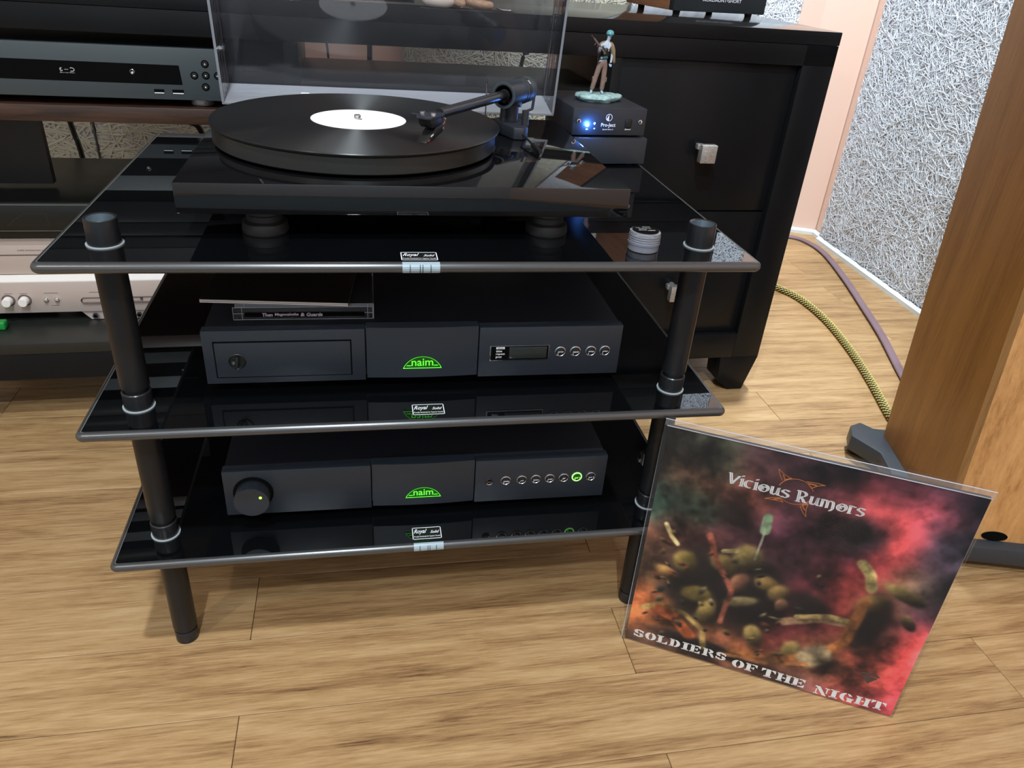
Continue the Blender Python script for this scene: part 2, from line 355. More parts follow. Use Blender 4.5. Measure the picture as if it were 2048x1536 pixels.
# the right wall runs a little off square and has a splayed pier in the corner
g = G(); g.prism([(1.44, YF), (1.90, YF), (1.90, YB), (1.712, YB), (1.706, 1.512)], -0.05, H); wall_right = structure(g.obj('wall_right', 'plaster'))
g = G(); g.prism([(1.575, YB), (1.703, 1.512), (1.706, YB)], -0.003, H - .001); structure(g.obj('trim_1', 'plaster'))
g = G(); g.box(XL, XR + .1, YF, YB, H, H + .1); structure(g.obj('ceiling', 'ceil'))
def skirting(name, p0, p1, t=0.011, h=0.016):
    p0, p1 = Vector((*p0, 0)), Vector((*p1, 0)); d = (p1 - p0); L = d.length; a = math.atan2(d.y, d.x)
    gg = G(); gg.prism([(0, 0), (t, 0), (t, h * .6), (t * .5, h), (0, h)], 0, L, M=Matrix.Translation(p0) @ rotz(a) @ Matrix(((0, 0, 1, 0), (-1, 0, 0, 0), (0, 1, 0, 0), (0, 0, 0, 1))))
    return structure(gg.obj(name, 'skirt'))
skirting('baseboard_back', (XL, YB - .0005), (1.57, YB - .0005))
skirting('trim_2', (1.574, YB - .0005), (1.700, 1.511))
skirting('trim_3', (1.7025, 1.511), (1.697, 1.452))

def strands(w_, h_, n, lo, hi, wd, seed, depth=0.0035, horiz=0.0):
    r = np.random.default_rng(seed); S = 6
    cx, cz = r.uniform(-.01, w_ + .01, n), r.uniform(-.01, h_ + .01, n); th = r.uniform(0, 2 * np.pi, n)
    if horiz: th = np.where(r.random(n) < horiz, r.normal(0, .45, n), th)
    L = r.uniform(lo, hi, n); kap = r.normal(0, 9, n); wv = wd * r.uniform(.65, 1.25, n); z0 = r.uniform(0, depth, n)
    t = np.linspace(-.5, .5, S + 1); V = np.zeros((n, S + 1, 3, 3))
    ang = th[:, None] + kap[:, None] * (t * L[:, None]); dx = np.cos(ang) * (L / S)[:, None]; dz = np.sin(ang) * (L / S)[:, None]
    X = cx[:, None] + np.cumsum(dx, 1) - dx.sum(1)[:, None] / 2; Z = cz[:, None] + np.cumsum(dz, 1) - dz.sum(1)[:, None] / 2
    nx, nz = -np.sin(ang), np.cos(ang)
    bend = z0[:, None] + 0.0015 * np.sin(t * 6 + th[:, None])
    for j, (o, hgt) in enumerate(((-.5, 0), (0, .8), (.5, 0))):
        V[:, :, j, 0] = np.clip(X + nx * wv[:, None] * o, 0, w_); V[:, :, j, 2] = np.clip(Z + nz * wv[:, None] * o, 0, h_)
        V[:, :, j, 1] = -(bend + hgt * wv[:, None] * .42 + .0005)
    base = (np.arange(n) * (S + 1) * 3)[:, None, None]; s = (np.arange(S) * 3)[None, :, None]; j = np.arange(2)[None, None, :]
    a = base + s + j; F = np.stack([a, a + 1, a + 4, a + 3], -1).reshape(-1, 4)
    me = bpy.data.meshes.new('strand_layer'); V = V.reshape(-1, 3)
    me.vertices.add(len(V)); me.vertices.foreach_set('co', V.ravel()); me.loops.add(F.size); me.loops.foreach_set('vertex_index', F.ravel().astype(np.int32))
    me.polygons.add(len(F)); me.polygons.foreach_set('loop_start', (np.arange(len(F)) * 4).astype(np.int32))
    me.update(calc_edges=True); me.validate(); return me
def acoustic_panel(label, p0, ang, w_, h_, n, z0=0.0, wd=0.0030, lo=.04, hi=.10, seed=1, horiz=0.0, th=0.02, m='strand'):
    t = thing('acoustic_panel', label, 'acoustic panel', (p0[0], p0[1], z0), ang)
    g = G(); g.box(0, w_, -th, 0, 0, h_, bev=.001); g.obj('panel_board', 'strand_base', t)
    me = strands(w_, h_, n, lo, hi, wd, seed, horiz=horiz); me.materials.append(M_[m]); me.shade_smooth()
    o = bpy.data.objects.new('strand_layer', me); sc.collection.objects.link(o); o.parent = t; o.location = (0, -th, 0); o['kind'] = 'stuff'
    return t
# right wall panel: runs towards the viewer from the corner
wd_ = Vector((1.6465 - 1.6775, 0.8333 - 1.4412)); wa = math.atan2(wd_.y, wd_.x)
acoustic_panel('large white wood-wool acoustic panel filling the right wall beside the tall oak speaker', (1.6975, 1.4425), wa, 1.25, 1.35, 27000, z0=0.019, seed=3, th=.016, wd=.0021, lo=.03, hi=.085)
skirting('baseboard_right', (1.688, 1.4425), (1.688 + wd_.x * 2.0, 1.4425 + wd_.y * 2.0), t=0.020, h=.018)
acoustic_panel('white wood-wool panel seen through the open middle bay of the dark cabinet', (0.385, YB), 0, 0.60, 1.7, 13000, wd=.0024, z0=0.02, seed=4, m='strand_dim_warm')
acoustic_panel('white wood-wool panel on back wall behind the small bookshelf speaker', (0.995, YB), 0, 0.495, 1.7, 10000, wd=.0024, z0=0.02, seed=5)
acoustic_panel('dim wood-wool panel below the disc player shelf, nearest the floor cabling', (-0.405, YB), 0, 0.44, 0.9, 2600, z0=0.02, seed=6, wd=.0045, lo=.05, hi=.13, horiz=.6, m='strand_dim_warm')
acoustic_panel('dim wood-wool panel farther left below the disc player shelf, beside the black divider', (-1.0, YB), 0, 0.59, 0.9, 3400, z0=0.02, seed=8, wd=.0045, lo=.05, hi=.13, horiz=.6, m='strand_dim_warm')

# ------------------------------------------------------------------ TV cabinet
CY = math.atan(0.035)
CAB = Vector((0.99, 0.5715, 0))
def cabx(x): return (x - 0.99) / math.cos(CY)
cab = thing('media_cabinet', 'long black espresso wood media cabinet with tapered legs behind the glass rack', 'cabinet', CAB, CY)
uR, uL = 0.0375, -1.42
Hc, DP = 0.6583, 0.36
d1a, d1b = cabx(.6640), cabx(.9710)
g = G(); g.box(uL, uR, -0.001, DP, Hc - 0.020, Hc, bev=.0012); tbo = g.obj('top_board', ['cabtop', 'cab'], cab)
for pl_ in tbo.data.polygons: pl_.material_index = 0 if pl_.normal.z > .7 else 1
g = G(); g.box(uL, uR, 0, 0.022, 0.6065, Hc - 0.0205, bev=.0006); g.obj('front_rail', 'cab', cab)
g = G(); g.box(d1b, uR, 0, DP, 0.074, Hc - .0205, bev=.0008); g.obj('side_panel', 'cab', cab)
g = G(); g.box(d1a - .0145, d1a, 0.0, DP, 0.074, .606, bev=.0006); g.obj('divider', 'cab', cab)
g = G(); g.box(d1a + .0003, d1b - .0003, 0, .022, 0.074, 0.1255, bev=.0008); g.obj('bottom_rail', 'cab', cab)
g = G(); g.box(d1a + .0003, d1b - .0003, .03, DP - .01, 0.10, 0.112); g.obj('bottom_board', 'cab', cab)
# tapered legs
def leg(u0, u1, taper, depth0, depth1):
    g = G(); pts = [(u0, 0.0738), (u1, 0.0738), (u1, 0.070), (u1 - taper, 0), (u0 + (taper if taper < 0 else .029), 0), (u0, .009)]
    pts = [(u0, 0.0738), (u1, 0.0738), (u1 - taper, 0.0), (u0 + .030, 0.0), (u0 + .004, 0.022)]
    g.prism(pts, depth0, depth1, M=Matrix(((1, 0, 0, 0), (0, 0, 1, 0), (0, 1, 0, 0), (0, 0, 0, 1))), bev=.0006); g.obj('leg', 'cab', cab)
leg(cabx(.9475), uR, .019, 0.0, .05); leg(cabx(.9475), uR, .019, DP - .05, DP)
for dd in (0.02, DP - .05):
    g = G(); g.box(d1a - .03, d1a + .03, dd, dd + .045, 0, .0738, bev=.001); g.obj('leg', 'cab', cab)
    g = G(); g.box(uL + .01, uL + .07, dd, dd + .045, 0, .089, bev=.001); g.obj('leg', 'cab', cab)
def drawer(z0, z1, kx, kz):
    g = G(); g.box(d1a + .002, d1b - .002, 0.010, 0.029, z0, z1, bev=.0012); dr = g.obj('drawer', 'cab', cab)
    g = G(); g.cyl((kx, .010, kz + .004), (kx, -.012, kz + .004), .006, seg=12)
    g.box(kx - .0135, kx + .0135, -.024, -.010, kz - .0155, kz + .0135, bev=.0012); g.box(kx - .0165, kx - .008, -.012, -.002, kz + .004, kz + .013, bev=.001)
    kn = g.obj('knob', M_knob, dr, label='square pewter knob with beaten face')
M_knob = mat('beaten_pewter', (0.50, 0.48, 0.46), 0.42, metal=0.7, bump=0.8, bscale=500, mottled=0.45, mscale=400)
drawer(0.3655, 0.6055, cabx(.826), .470)
drawer(0.1265, 0.3625, cabx(.8185), .222)
# centre bay
cL, cR = cabx(.187), d1a - .0145
g = G(); g.box(cL - .02, cL, 0.0, DP, 0.153, .606, bev=.0006); g.obj('divider', 'cab', cab)
g = G(); g.box(cL + .0002, cR - .0002, 0.002, 0.235, 0.536, 0.556, bev=.0008); g.obj('shelf', 'cabshelf', cab)
g = G(); g.box(cL + .0002, cR - .0002, 0.30, 0.315, 0.153, 0.34); g.obj('back_panel', 'cab', cab)
# left bay
lR, lL = cL - .02, uL + .02
g = G(); g.box(uL, uL + .02, 0, DP, 0.089, .606, bev=.0006); g.obj('side_panel', 'cab', cab)
g = G(); g.box(lL + .0002, lR - .0002, 0.0, DP, 0.4915, 0.5133, bev=.0012); g.obj('shelf', ['shelfbrown'], cab, label='thick dark walnut shelf under the disc player')
g = G(); g.box(lL + .0002, lR - .0002, DP - .012, DP, 0.5137, .606); g.obj('back_panel', 'cab', cab)
g = G(); g.box(lL + .0002, cabx(-.214), .16, .175, 0.36, .4912); g.obj('divider', 'black', cab)
g = G(); g.box(lL + .0002, cR - .0002, 0.0, DP, 0.135, 0.153, bev=.0012); g.obj('bottom_board', 'cabshelf', cab)
g = G(); g.box(uL + .021, cR - .0002, 0.001, 0.022, 0.089, 0.1347, bev=.0008); g.obj('bottom_rail', 'cab', cab)

added_rug = thing('added_rug', 'plain teal-grey rug on the floor at the viewer\'s feet', 'added_rug', (0.25, -1.55, 0.0002))  # unseen, added so that black surfaces reflect a bluish tone
g = G(); g.box(-1.45, 1.05, -.95, .95, 0, .008, bev=.003); g.obj('added_pile', mat('reflection_tint_pile', (0.10, 0.135, 0.15), .95, bump=.5, bscale=300), added_rug)

# ------------------------------------------------------------------ glass rack
W, D = 0.6493, 0.4804
ZT, ZM, ZB, TH = 0.4934, 0.3261, 0.1624, 0.0098
rack = thing('hifi_rack', 'three-tier hi-fi rack of black glass shelves on black tube posts', 'rack')
def glass_shelf(zt):
    tb = bmesh.new(); r = TH / 2; cr = 0.008; n = 6; rings = []
    def outline(o):
        pts = []
        for cx, cy, a0 in ((W - cr, cr, -90), (W - cr, D - cr, 0), (cr, D - cr, 90), (cr, cr, 180)):
            for k in range(6):
                a = D2R * (a0 + 18 * k); pts.append((cx + (cr - o) * math.cos(a), cy + (cr - o) * math.sin(a)))
        return pts
    prof = [(r * (1 - math.cos(t)) , zt - r + r * math.sin(t)) for t in [math.pi / 2 - math.pi * i / 8 for i in range(9)]]
    prof = [(r * (1 - math.cos(math.pi / 2 - math.pi * i / 8)), zt - r + r * math.sin(math.pi / 2 - math.pi * i / 8)) for i in range(9)]
    prof = [(prof[0][0] + .0009, zt)] + prof + [(prof[-1][0] + .0009, zt - TH)]
    for o, z in prof: rings.append([tb.verts.new((x, y, z)) for x, y in outline(o)])
    N = len(rings[0])
    tops = tb.faces.new(rings[0]); tops.material_index = 0; bt = tb.faces.new(rings[-1][::-1]); bt.material_index = 0
    for i in range(len(rings) - 1):
        for k in range(N):
            f = tb.faces.new((rings[i][k], rings[i + 1][k], rings[i + 1][(k + 1) % N], rings[i][(k + 1) % N]))
            m = (rings[i][k].co + rings[i][(k + 1) % N].co) / 2
            f.material_index = 1
            if i == 0: f.material_index = 2 if (m.x < .004 + r or m.x > W - .004 - r or m.y > D - .012) else 1
    bmesh.ops.recalc_face_normals(tb, faces=tb.faces)
    me = bpy.data.meshes.new('glass_shelf'); tb.to_mesh(me); tb.free()
    for m in ('glass', 'edge', 'edgeline'): me.materials.append(M_[m])
    me.shade_smooth(); me.set_sharp_from_angle(angle=40 * D2R)
    o = bpy.data.objects.new('glass_shelf', me); sc.collection.objects.link(o); o.parent = rack; return o
for z in (ZT, ZM, ZB): glass_shelf(z)
XLp, XRp, YP = 0.0468, 0.6010, 0.0492
def post(x, y):
    prev = 0.0
    for zt, bot in ((ZB, 0.0), (ZM, ZB), (ZT, ZM)):
        top = zt - TH
        if bot == 0.0:
            g = G(); g.lathe([(0, 0), (.0118, 0), (.0128, .001), (.0128, .015), (.0122, .016), (0, .016)], (x, y, 0)); g.obj('foot', 'cap', rack)
            g = G(); g.lathe([(0, 0), (.0115, 0), (.0115, .004), (0, .004)], (x, y, .0160)); g.obj('collar', 'post', rack); z0 = .0200
        else:
            g = G(); g.lathe([(0.0118, 0), (.0150, 0), (.0150, .0012), (.0118, .0012)], (x, y, bot + .0001), seg=36); g.obj('washer', 'ring', rack)
            g = G(); g.lathe([(0, 0), (.0134, 0), (.0136, .001), (.0136, .0165), (.0128, .0175), (.0108, .0175), (.0108, .0160), (0, .0160)], (x, y, bot + .0013), seg=36); g.obj('collar', 'cap', rack)
            g = G(); g.lathe([(0, 0), (.0104, 0), (.0104, .006), (0, .006)], (x, y, bot + .0175)); g.obj('spigot', 'black', rack); z0 = bot + .0235
        g = G(); g.lathe([(0, z0), (.0132, z0), (.0134, z0 + .001), (.0134, top - .0002), (0, top - .0002)], (x, y, 0), seg=36); g.obj('post', 'post', rack)
    g = G(); g.lathe([(0.0118, 0), (.0156, 0), (.0156, .0010), (.0118, .0010)], (x, y, ZT + .0001), seg=36); g.obj('washer', 'ring', rack)
    g = G(); g.lathe([(0, 0), (.0138, 0), (.0140, .001), (.0136, .0225), (.0130, .0230), (.0112, .0222)], (x, y, ZT + .0011), seg=40)
    g.lathe([(.0112, .0222), (.0104, .010), (0, .008)], (x, y, ZT + .0011), seg=40, mi=1); g.obj('post_cap', ['cap', 'capin'], rack)
for x, y in ((XLp, YP), (XRp, YP), (W / 2, D - .045)): post(x, y)
def rack_sticker(x0, x1, y0, y1, z, edge=True):
    g = G(); g.box(x0, x1, y0, y1, z + .0001, z + .00025); s = g.obj('sticker', 'black', rack)
    g = G(); e = .0009
    for a in ((x0, x1, y0, y0 + e), (x0, x1, y1 - e, y1), (x0, x0 + e, y0, y1), (x1 - e, x1, y0, y1)):
        g.poly([(a[0], a[2]), (a[1], a[2]), (a[1], a[3]), (a[0], a[3])], flat(0, 0, z + .0004))
    w_ = x1 - x0
    text(g, 'Royal', flat(x0 + w_ * .05, y0 + (y1 - y0) * .40, z + .0004), width=w_ * .46, height=(y1 - y0) * .46, shear=.5, bold=.012, align='L')
    text(g, 'Solid', flat(x0 + w_ * .62, y0 + (y1 - y0) * .47, z + .0004), width=w_ * .32, height=(y1 - y0) * .24, shear=.5, bold=.012, align='L')
    text(g, 'Proudly Handmade for Superior Sounds', flat(x0 + w_ * .05, y0 + (y1 - y0) * .13, z + .0004), width=w_ * .90, height=(y1 - y0) * .17, bold=.006, align='L')
    g.obj('lettering', 'white', s)
    if edge:   # clear film wrapped down over the polished edge
        g = G(); r = TH / 2 + .0003
        pr = [(r * -math.cos(t) + TH / 2, z - TH / 2 + r * math.sin(t)) for t in [math.pi / 2 - math.pi * i / 8 * .95 for i in range(9)]]
        for (ya, za), (yb, zb) in zip(pr[:-1], pr[1:]): g.poly([(x0 + .0005, ya, za), (x0 + .0005, yb, zb), (x1 + .001, yb, zb), (x1 + .001, ya, za)])
        for k, xx in enumerate((.21, .48, .55, .77)):
            for (ya, za), (yb, zb) in zip(pr[2:-2], pr[3:-1]): g.poly([(x0 + w_ * xx, ya - .0002, za), (x0 + w_ * xx, yb - .0002, zb), (x0 + w_ * (xx + .025), yb - .0002, zb), (x0 + w_ * (xx + .025), ya - .0002, za)], mi=1)
        g.obj('sticker_fold', ['tape', 'graphite'], s)
rack_sticker(.3013, .3342, .0087, .0287, ZT); rack_sticker(.3122, .3448, .0130, .0327, ZM, False); rack_sticker(.3125, .3450, .0105, .0300, ZB)

# ------------------------------------------------------------------ hi-fi separates
NH = 0.0584
def separates(name, label, cat, loc, rz):
    t = thing(name, label, cat, loc, rz)
    g = G(); g.box(.001, .431, .012, .300, 0, NH - .001, bev=.0012); g.obj('case', 'satin2', t)
    g = G(); g.box(0, .1576, 0, .0118, 0.0, .0593, bev=.0008); a = g.obj('left_panel', 'satin', t)
    g = G()   # bowed centre panel
    pts = [(.1590 + (.1152) * k / 10, -.0022 * math.sin(math.pi * k / 10) - .0004) for k in range(11)] + [(.2742, .0118), (.1590, .0118)]
    g.prism(pts, .0030, .0610, bev=.0); b = g.obj('centre_panel', 'satin', t)
    g = G(); g.box(.2756, .4320, 0, .0118, 0.0, .0588, bev=.0008); c = g.obj('right_panel', 'satin', t)
    for x in (.05, .382):
        for y in (.04, .26):
            g = G(); g.lathe([(0, 0), (.012, 0), (.0125, -.0117), (0, -.0117)], (x, y, 0)); g.obj('foot', 'rubber', t)
    # badge: low arch with four letters
    cx, bz, hw, hh, yy = .2160, .0140, .0203, .0140, -.0030
    R = (hw ** 2 + hh ** 2) / (2 * hh); th = math.asin(hw / R)
    arcp = [(R * math.sin(-th + 2 * th * k / 16), R * math.cos(-th + 2 * th * k / 16) - (R - hh)) for k in range(17)]
    g = G(); g.prism(arcp, -.0002, .0002, M=front(cx, yy + .0002, bz)); bd = g.obj('badge', 'greendark', b)
    g = G(); Mx = front(cx, yy - .0003, bz)
    ins = [(x * .955, y * .935 + .0006) for x, y in arcp]
    for k in range(16): g.poly([arcp[k], ins[k], ins[k + 1], arcp[k + 1]], Mx)
    g.poly([(-hw, 0), (hw, 0), (hw * .955, .0008), (-hw * .955, .0008)], Mx)
    text(g, 'naim', Mx @ flat(0, .0030, 0), width=.0225, height=.0085, bold=.008)
    for x0, x1 in ((-.0165, -.0118), (.0118, .0165)): g.poly([(x0, .0030), (x1, .0030), (x1, .0039), (x0, .0039)], Mx)
    g.obj('badge_lettering', 'green', b)
    return t, a, b, c
def round_button(parent, u, v, word, r=.0061, ring='ringmetal', face='black', wmat='white', w_=.0066):
    g = G(); M = front(u, 0, v)
    g.lathe([(r * .80, -.0005), (r * .80, .0009), (r * .88, .0014), (r, .0010), (r, -.0005)], M=M, seg=28)
    o = g.obj('button', ring, parent)
    g = G(); g.lathe([(r * .79, -.0004), (r * .79, .0009), (r * .5, .0017), (0, .0020)], M=M, seg=24); fc = g.obj('button_face', face, parent)
    if word:
        g = G(); text(g, word, front(u + .0003, -.0022, v - .0011), width=min(w_, .0019 * len(word)), height=.0021, shear=.25, bold=.02)
        g.poly([(-.0026, -.0040), (-.0021, -.0040), (-.0021, -.0016), (-.0026, -.0016)], front(u, -.0019, v)); g.obj('button_lettering', wmat, parent)
nm = ZM + .0124
cd, cdl, cdc, cdr = separates('cd_player', 'black compact disc player with drawer and display on middle glass shelf', 'disc player', (0.1093, 0.0663, nm), -0.0021)
g = G()
for a in ((.0100, .1440, .0466, .0479), (.0100, .1440, .0070, .0080), (.0100, .0112, .0070, .0479), (.1428, .1440, .0070, .0479)): g.box(a[0], a[1], -.0004, .0004, a[2], a[3])
g.obj('drawer_gap', 'gap', cdl)
g = G(); g.box(.0113, .1427, -.0014, .0004, .0081, .0465, bev=.0005)
dwr = g.obj('disc_drawer', 'satin', cdl)
g = G(); M = front(.0317, -.0014, .0262)
g.lathe([(0, .0002), (.0068, .0002), (.0078, .0010), (.0086, .0004), (.0088, -.001)], M=M, seg=28)
g.box(-.0016, .0016, -.0074, .0074, .001, .0058, bev=.0010, M=M @ Matrix.Rotation(-.12, 4, 'Z')); g.ball((-.003, -.001, .002), .0024, M=M, mi=1); g.ball((.0003, -.0062, .0042), .0017, M=M, mi=1)
g.obj('drawer_pull', ['black', 'graphite'], cdl)
g = G(); g.box(.2870, .3520, -.0008, .0004, .0190, .0372, bev=.0005); dsp = g.obj('display_bezel', 'darkchrome', cdr)
g = G(); g.box(.2885, .3510, -.0014, .0002, .0205, .0368); g.obj('display_window', 'gap', cdr)
g = G(); g.box(.3080, .3490, -.0018, -.0012, .0222, .0360, bev=.0002); g.obj('display_screen', 'lcd', cdr)
g = G()
g.box(.2938, .3030, -.0016, -.0012, .0338, .0362)
for v, s_ in ((.0302, 'time'), (.0264, 'repeat'), (.0226, 'prog')): text(g, s_, front(.2938, -.0017, v), height=.0026, width=.0016 * len(s_), bold=.02, align='L')
g.obj('display_lettering', 'white', cdr)
g = G(); text(g, 'disc', front(.2984, -.0018, .0342), width=.0066, height=.0015); g.obj('display_lettering', 'gap', cdr)
for u, s_ in ((.3643, 'prev'), (.3811, 'next'), (.3985, 'stop'), (.4144, 'play')): round_button(cdr, u, .0289, s_)
na = ZB + .0124
am, aml, amc, amr = separates('preamplifier', 'black preamplifier with large volume knob on lowest glass shelf', 'amplifier', (0.1110, 0.0573, na), -0.009)
g = G(); M = front(.0305, 0, .0300)
g.lathe([(.0212, -.0005), (.0212, .0012), (.0205, .0016), (0, .0016)], M=M, seg=48); g.obj('knob_recess', 'gap', aml)
g = G(); g.lathe([(.0178, .0016), (.0182, .003), (.0186, .0165), (.0181, .0175), (0, .0175)], M=M, seg=56); kb = g.obj('volume_knob', ['satin'], aml)
g = G(); g.lathe([(0, .0172), (.0016, .0172), (.0016, .0180), (0, .0180)], (.0098, .0062, 0), M=M, seg=16); g.obj('knob_lamp', 'lime', aml)
g = G(); M = front(.2922, 0, .0292); g.lathe([(.0030, -.001), (.0030, .0012), (.0040, .0018), (.0047, .0008), (.0047, -.0005)], M=M, seg=24); g.obj('socket_ring', 'darkchrome', amr)
g = G(); g.lathe([(0, .0002), (.003, .0002)], M=M, seg=16); text(g, 'aux', M @ flat(0, -.001, .0012), width=.005, height=.002, bold=.02, mi=1); g.obj('socket', ['gap', 'darkchrome'], amr)
for u, s_ in ((.3115, 'mute'), (.3304, 'cd'), (.3471, 'tuner'), (.3640, 'hdd'), (.3809, 'av'), (.4140, 'aux 2')): round_button(amr, u, .0300, s_)
round_button(amr, .3970, .0303, 'aux 1', r=.0062, ring='greenhot', face='greendark', wmat='lime')

# cases lying on the CD player
topz = nm + NH - .0009
def jewel(name, label, x, y, z, w_, d_, h_, rz, cat='disc case', group=None):
    t = thing(name, label, cat, (x, y, z), rz, group)
    g = G(); g.box(0, w_, 0, d_, 0, h_, bev=.0007, seg=1); g.obj('case_shell', 'jewel', t)
    g = G(); g.box(.006, w_ - .004, .0016, d_ - .002, .0012, h_ - .0010); g.obj('inlay_card', 'gap', t)
    g = G(); e = .00035
    for z in (.0004, h_ * .5, h_ - .0004): g.tube([(-.0002, d_ * .3, z), (-.0002, -.0002, z), (w_ + .0002, -.0002, z), (w_ + .0002, d_ * .6, z)], e, seg=6)
    for x in (-.0002, .0085, w_ - .006, w_ + .0002): g.tube([(x, -.0004, .0004), (x, -.0004, h_ - .0004)], e, seg=6)
    g.obj('case_edge', 'jewel_edge', t)
    return t
j1 = jewel('jewel_case', 'fat clear double disc case with blackletter title on its spine, lowest of the stack', .1375, .0945, topz + .0002, .1390, .124, .0142, -.006)
g = G(); g.box(.0105, .1300, -.0006, -.0002, .0036, .0082); g.obj('spine_strip', 'gap', j1)
g = G()
for s_, x0, w_ in (('Then', .0280, .0102), ('Magocaloths', .0402, .0235), ('&', .0655, .0042), ('Guards', .0715, .0160)): text(g, s_, front(x0, -.0010, .0040), width=w_, height=.0038, bold=.03, shear=.12, align='L')
g.obj('spine_lettering', mat('pinkish_print', s2l((206, 190, 205)), .5), j1)
j2 = jewel('jewel_case', 'thin clear disc case between the fat case and the black card sleeve', .1405, .0935, topz + .0146, .1360, .124, .0038, -.012)
t = thing('card_sleeve', 'black card disc sleeve with white front edge, on top of the clear cases', 'disc sleeve', (.1062, .0975, topz + .0186), -.091)
g = G(); g.box(0, .1460, .0006, .125, 0, .0036, bev=.0003, seg=1); g.obj('cover', 'black', t)
g = G(); g.box(.0005, .1455, -.0002, .0005, .0002, .0016); g.box(.0005, .1455, -.0002, .0005, .0020, .0034); g.obj('paper_edge', 'paperedge', t)

# ------------------------------------------------------------------ turntable
PX, PY, PA, PZ, PH = 0.1083, 0.0522, 0.0077, 0.0273, 0.0268
tt = thing('turntable', 'gloss black turntable with open clear dust cover on the top shelf', 'turntable', (PX, PY, ZT), PA)
z1 = PZ + PH
g = G(); g.box(0, .415, 0, .318, PZ - .001, z1, bev=.0010, seg=2); g.obj('plinth', 'piano', tt)
for x, y in ((.0700, .034), (.3430, .034), (.07, .285), (.343, .285)):
    g = G(); g.lathe([(0, 0), (.0205, 0), (.0215, .002), (.0205, .010), (.0165, .012), (.0165, .017), (.0185, .019), (.0185, PZ - .0012), (0, PZ - .0012)], (x, y, 0.0001), seg=32); g.obj('foot', 'rubber', tt)
rcx, rcy = .2675 - PX, .219 - PY
g = G(); g.lathe([(0, z1), (.060, z1), (.060, z1 + .003), (.1462, z1 + .003), (.1478, z1 + .0042), (.1478, z1 + .0190), (.1466, z1 + .0205), (0, z1 + .0205)], (rcx, rcy, 0), seg=96); g.obj('platter', 'platter', tt)
g = G(); g.lathe([(0, z1 + .0205), (.149, z1 + .0205), (.1495, z1 + .0212), (.149, z1 + .0219), (0, z1 + .0219)], (rcx, rcy, 0), seg=96); g.obj('mat', 'rubber', tt)
zr = z1 + .0219
g = G(); g.lathe([(0, zr), (.0036, zr), (.0036, zr + .005), (.0030, zr + .0062), (0, zr + .0066)], (rcx, rcy, 0), seg=16); g.obj('spindle', 'chrome', tt)
# tone arm
piv = Vector((.4490 - PX, .293 - PY, .0985)); hd = Vector((.3405 - PX, .139 - PY, .1000))
ad = (piv - hd).normalized(); side = ad.cross(Vector((0, 0, 1))).normalized(); upv = side.cross(ad)
bx, by = .4505 - PX, .284 - PY
g = G(); g.prism([(bx - .020, by + .022), (bx - .016, by - .008), (bx - .006, by - .034), (bx + .006, by - .036), (bx + .012, by - .028), (bx + .016, by + .004), (bx + .012, by + .026), (bx - .006, by + .030)], z1, z1 + .0135, bev=.0015); arm_b = g.obj('arm_base', 'satin2', tt)
g = G(); g.cyl((bx - .002, by + .006, z1 + .0135), (bx - .002, by + .006, z1 + .043), .0082, seg=24); g.cyl((bx - .012, by + .004, z1 + .0135), (bx - .012, by + .004, z1 + .040), .004, seg=12); g.obj('arm_pillar', 'satin2', tt)
g = G(); g.cyl((bx + .010, by - .018, z1 + .0135), (bx + .010, by - .018, z1 + .030), .0042, seg=16); g.cyl((bx + .010, by - .018, z1 + .029), (bx + .019, by - .012, z1 + .031), .0016, seg=8); g.cyl((bx + .019, by - .012, z1 + .031), (bx + .020, by - .012, z1 + .044), .0017, seg=8); g.obj('arm_lift', 'satin2', tt)
g = G(); g.tube([(bx + .005, by - .034, z1 + .006), (bx + .006, by - .06, z1 + .006), (bx + .008, by - .085, z1 + .0045)], .0012, seg=8); g.cyl((bx + .0075, by - .080, z1 + .0048), (bx + .0100, by - .108, z1 + .0040), .0028, .0022, seg=10); g.obj('lift_lever', 'black', tt)
g = G()   # bearing housing: open ring around the tube
f0 = piv - ad * .026; f1 = piv + ad * .012
Mh = Matrix.Translation(f0) @ ad.to_track_quat('Z', 'Y').to_matrix().to_4x4(); Lh = (f1 - f0).length
g.lathe([(.0112, 0), (.0140, 0), (.0146, .0012), (.0146, Lh), (0, Lh)], M=Mh, seg=36); g.lathe([(.0112, 0), (.0112, .020), (0, .021)], M=Mh, seg=36, mi=1)
g.lathe([(.0128, -.0004), (.0146, -.0004), (.0146, .0008), (.0128, .0008)], M=Mh, seg=36, mi=2)
p = piv - ad * .010 - Vector((0, 0, .010)); g.cyl(p + side * .0125, p + side * .0160, .0030, seg=12, mi=0)
g.obj('bearing_housing', ['satin', 'gap', 'graphite'], tt)
g = G(); g.cyl(piv - ad * .012, hd + ad * .012, .0058, .0050, seg=20); g.cyl(piv - ad * .020, piv - ad * .024, .0066, seg=20, mi=1); g.obj('arm_tube', ['carbon', 'black'], tt)
g = G(); c0 = piv + ad * .0135; Mc = Matrix.Translation(c0) @ ad.to_track_quat('Z', 'Y').to_matrix().to_4x4()
g.lathe([(0, 0), (.0140, 0), (.0148, .001), (.0148, .006)], M=Mc, seg=40); g.lathe([(.0148, .006), (.0152, .0064), (.0152, .0115), (.0148, .012)], M=Mc, seg=40, mi=2); g.lathe([(.0148, .012), (.0150, .013), (.0150, .027), (.0140, .029), (0, .029)], M=Mc, seg=40, mi=1)
g.obj('counterweight', ['satin', 'graphite', 'black'], tt)
g = G(); dv = (side * -.6 + upv * .8); Mt = Matrix.Translation(c0 + ad * .0088 + (-side * .55 - ad * 0 + upv * .84).normalized() * 0)
n_ = (upv * .72 + side * .69).normalized(); tx = ad.cross(n_).normalized()
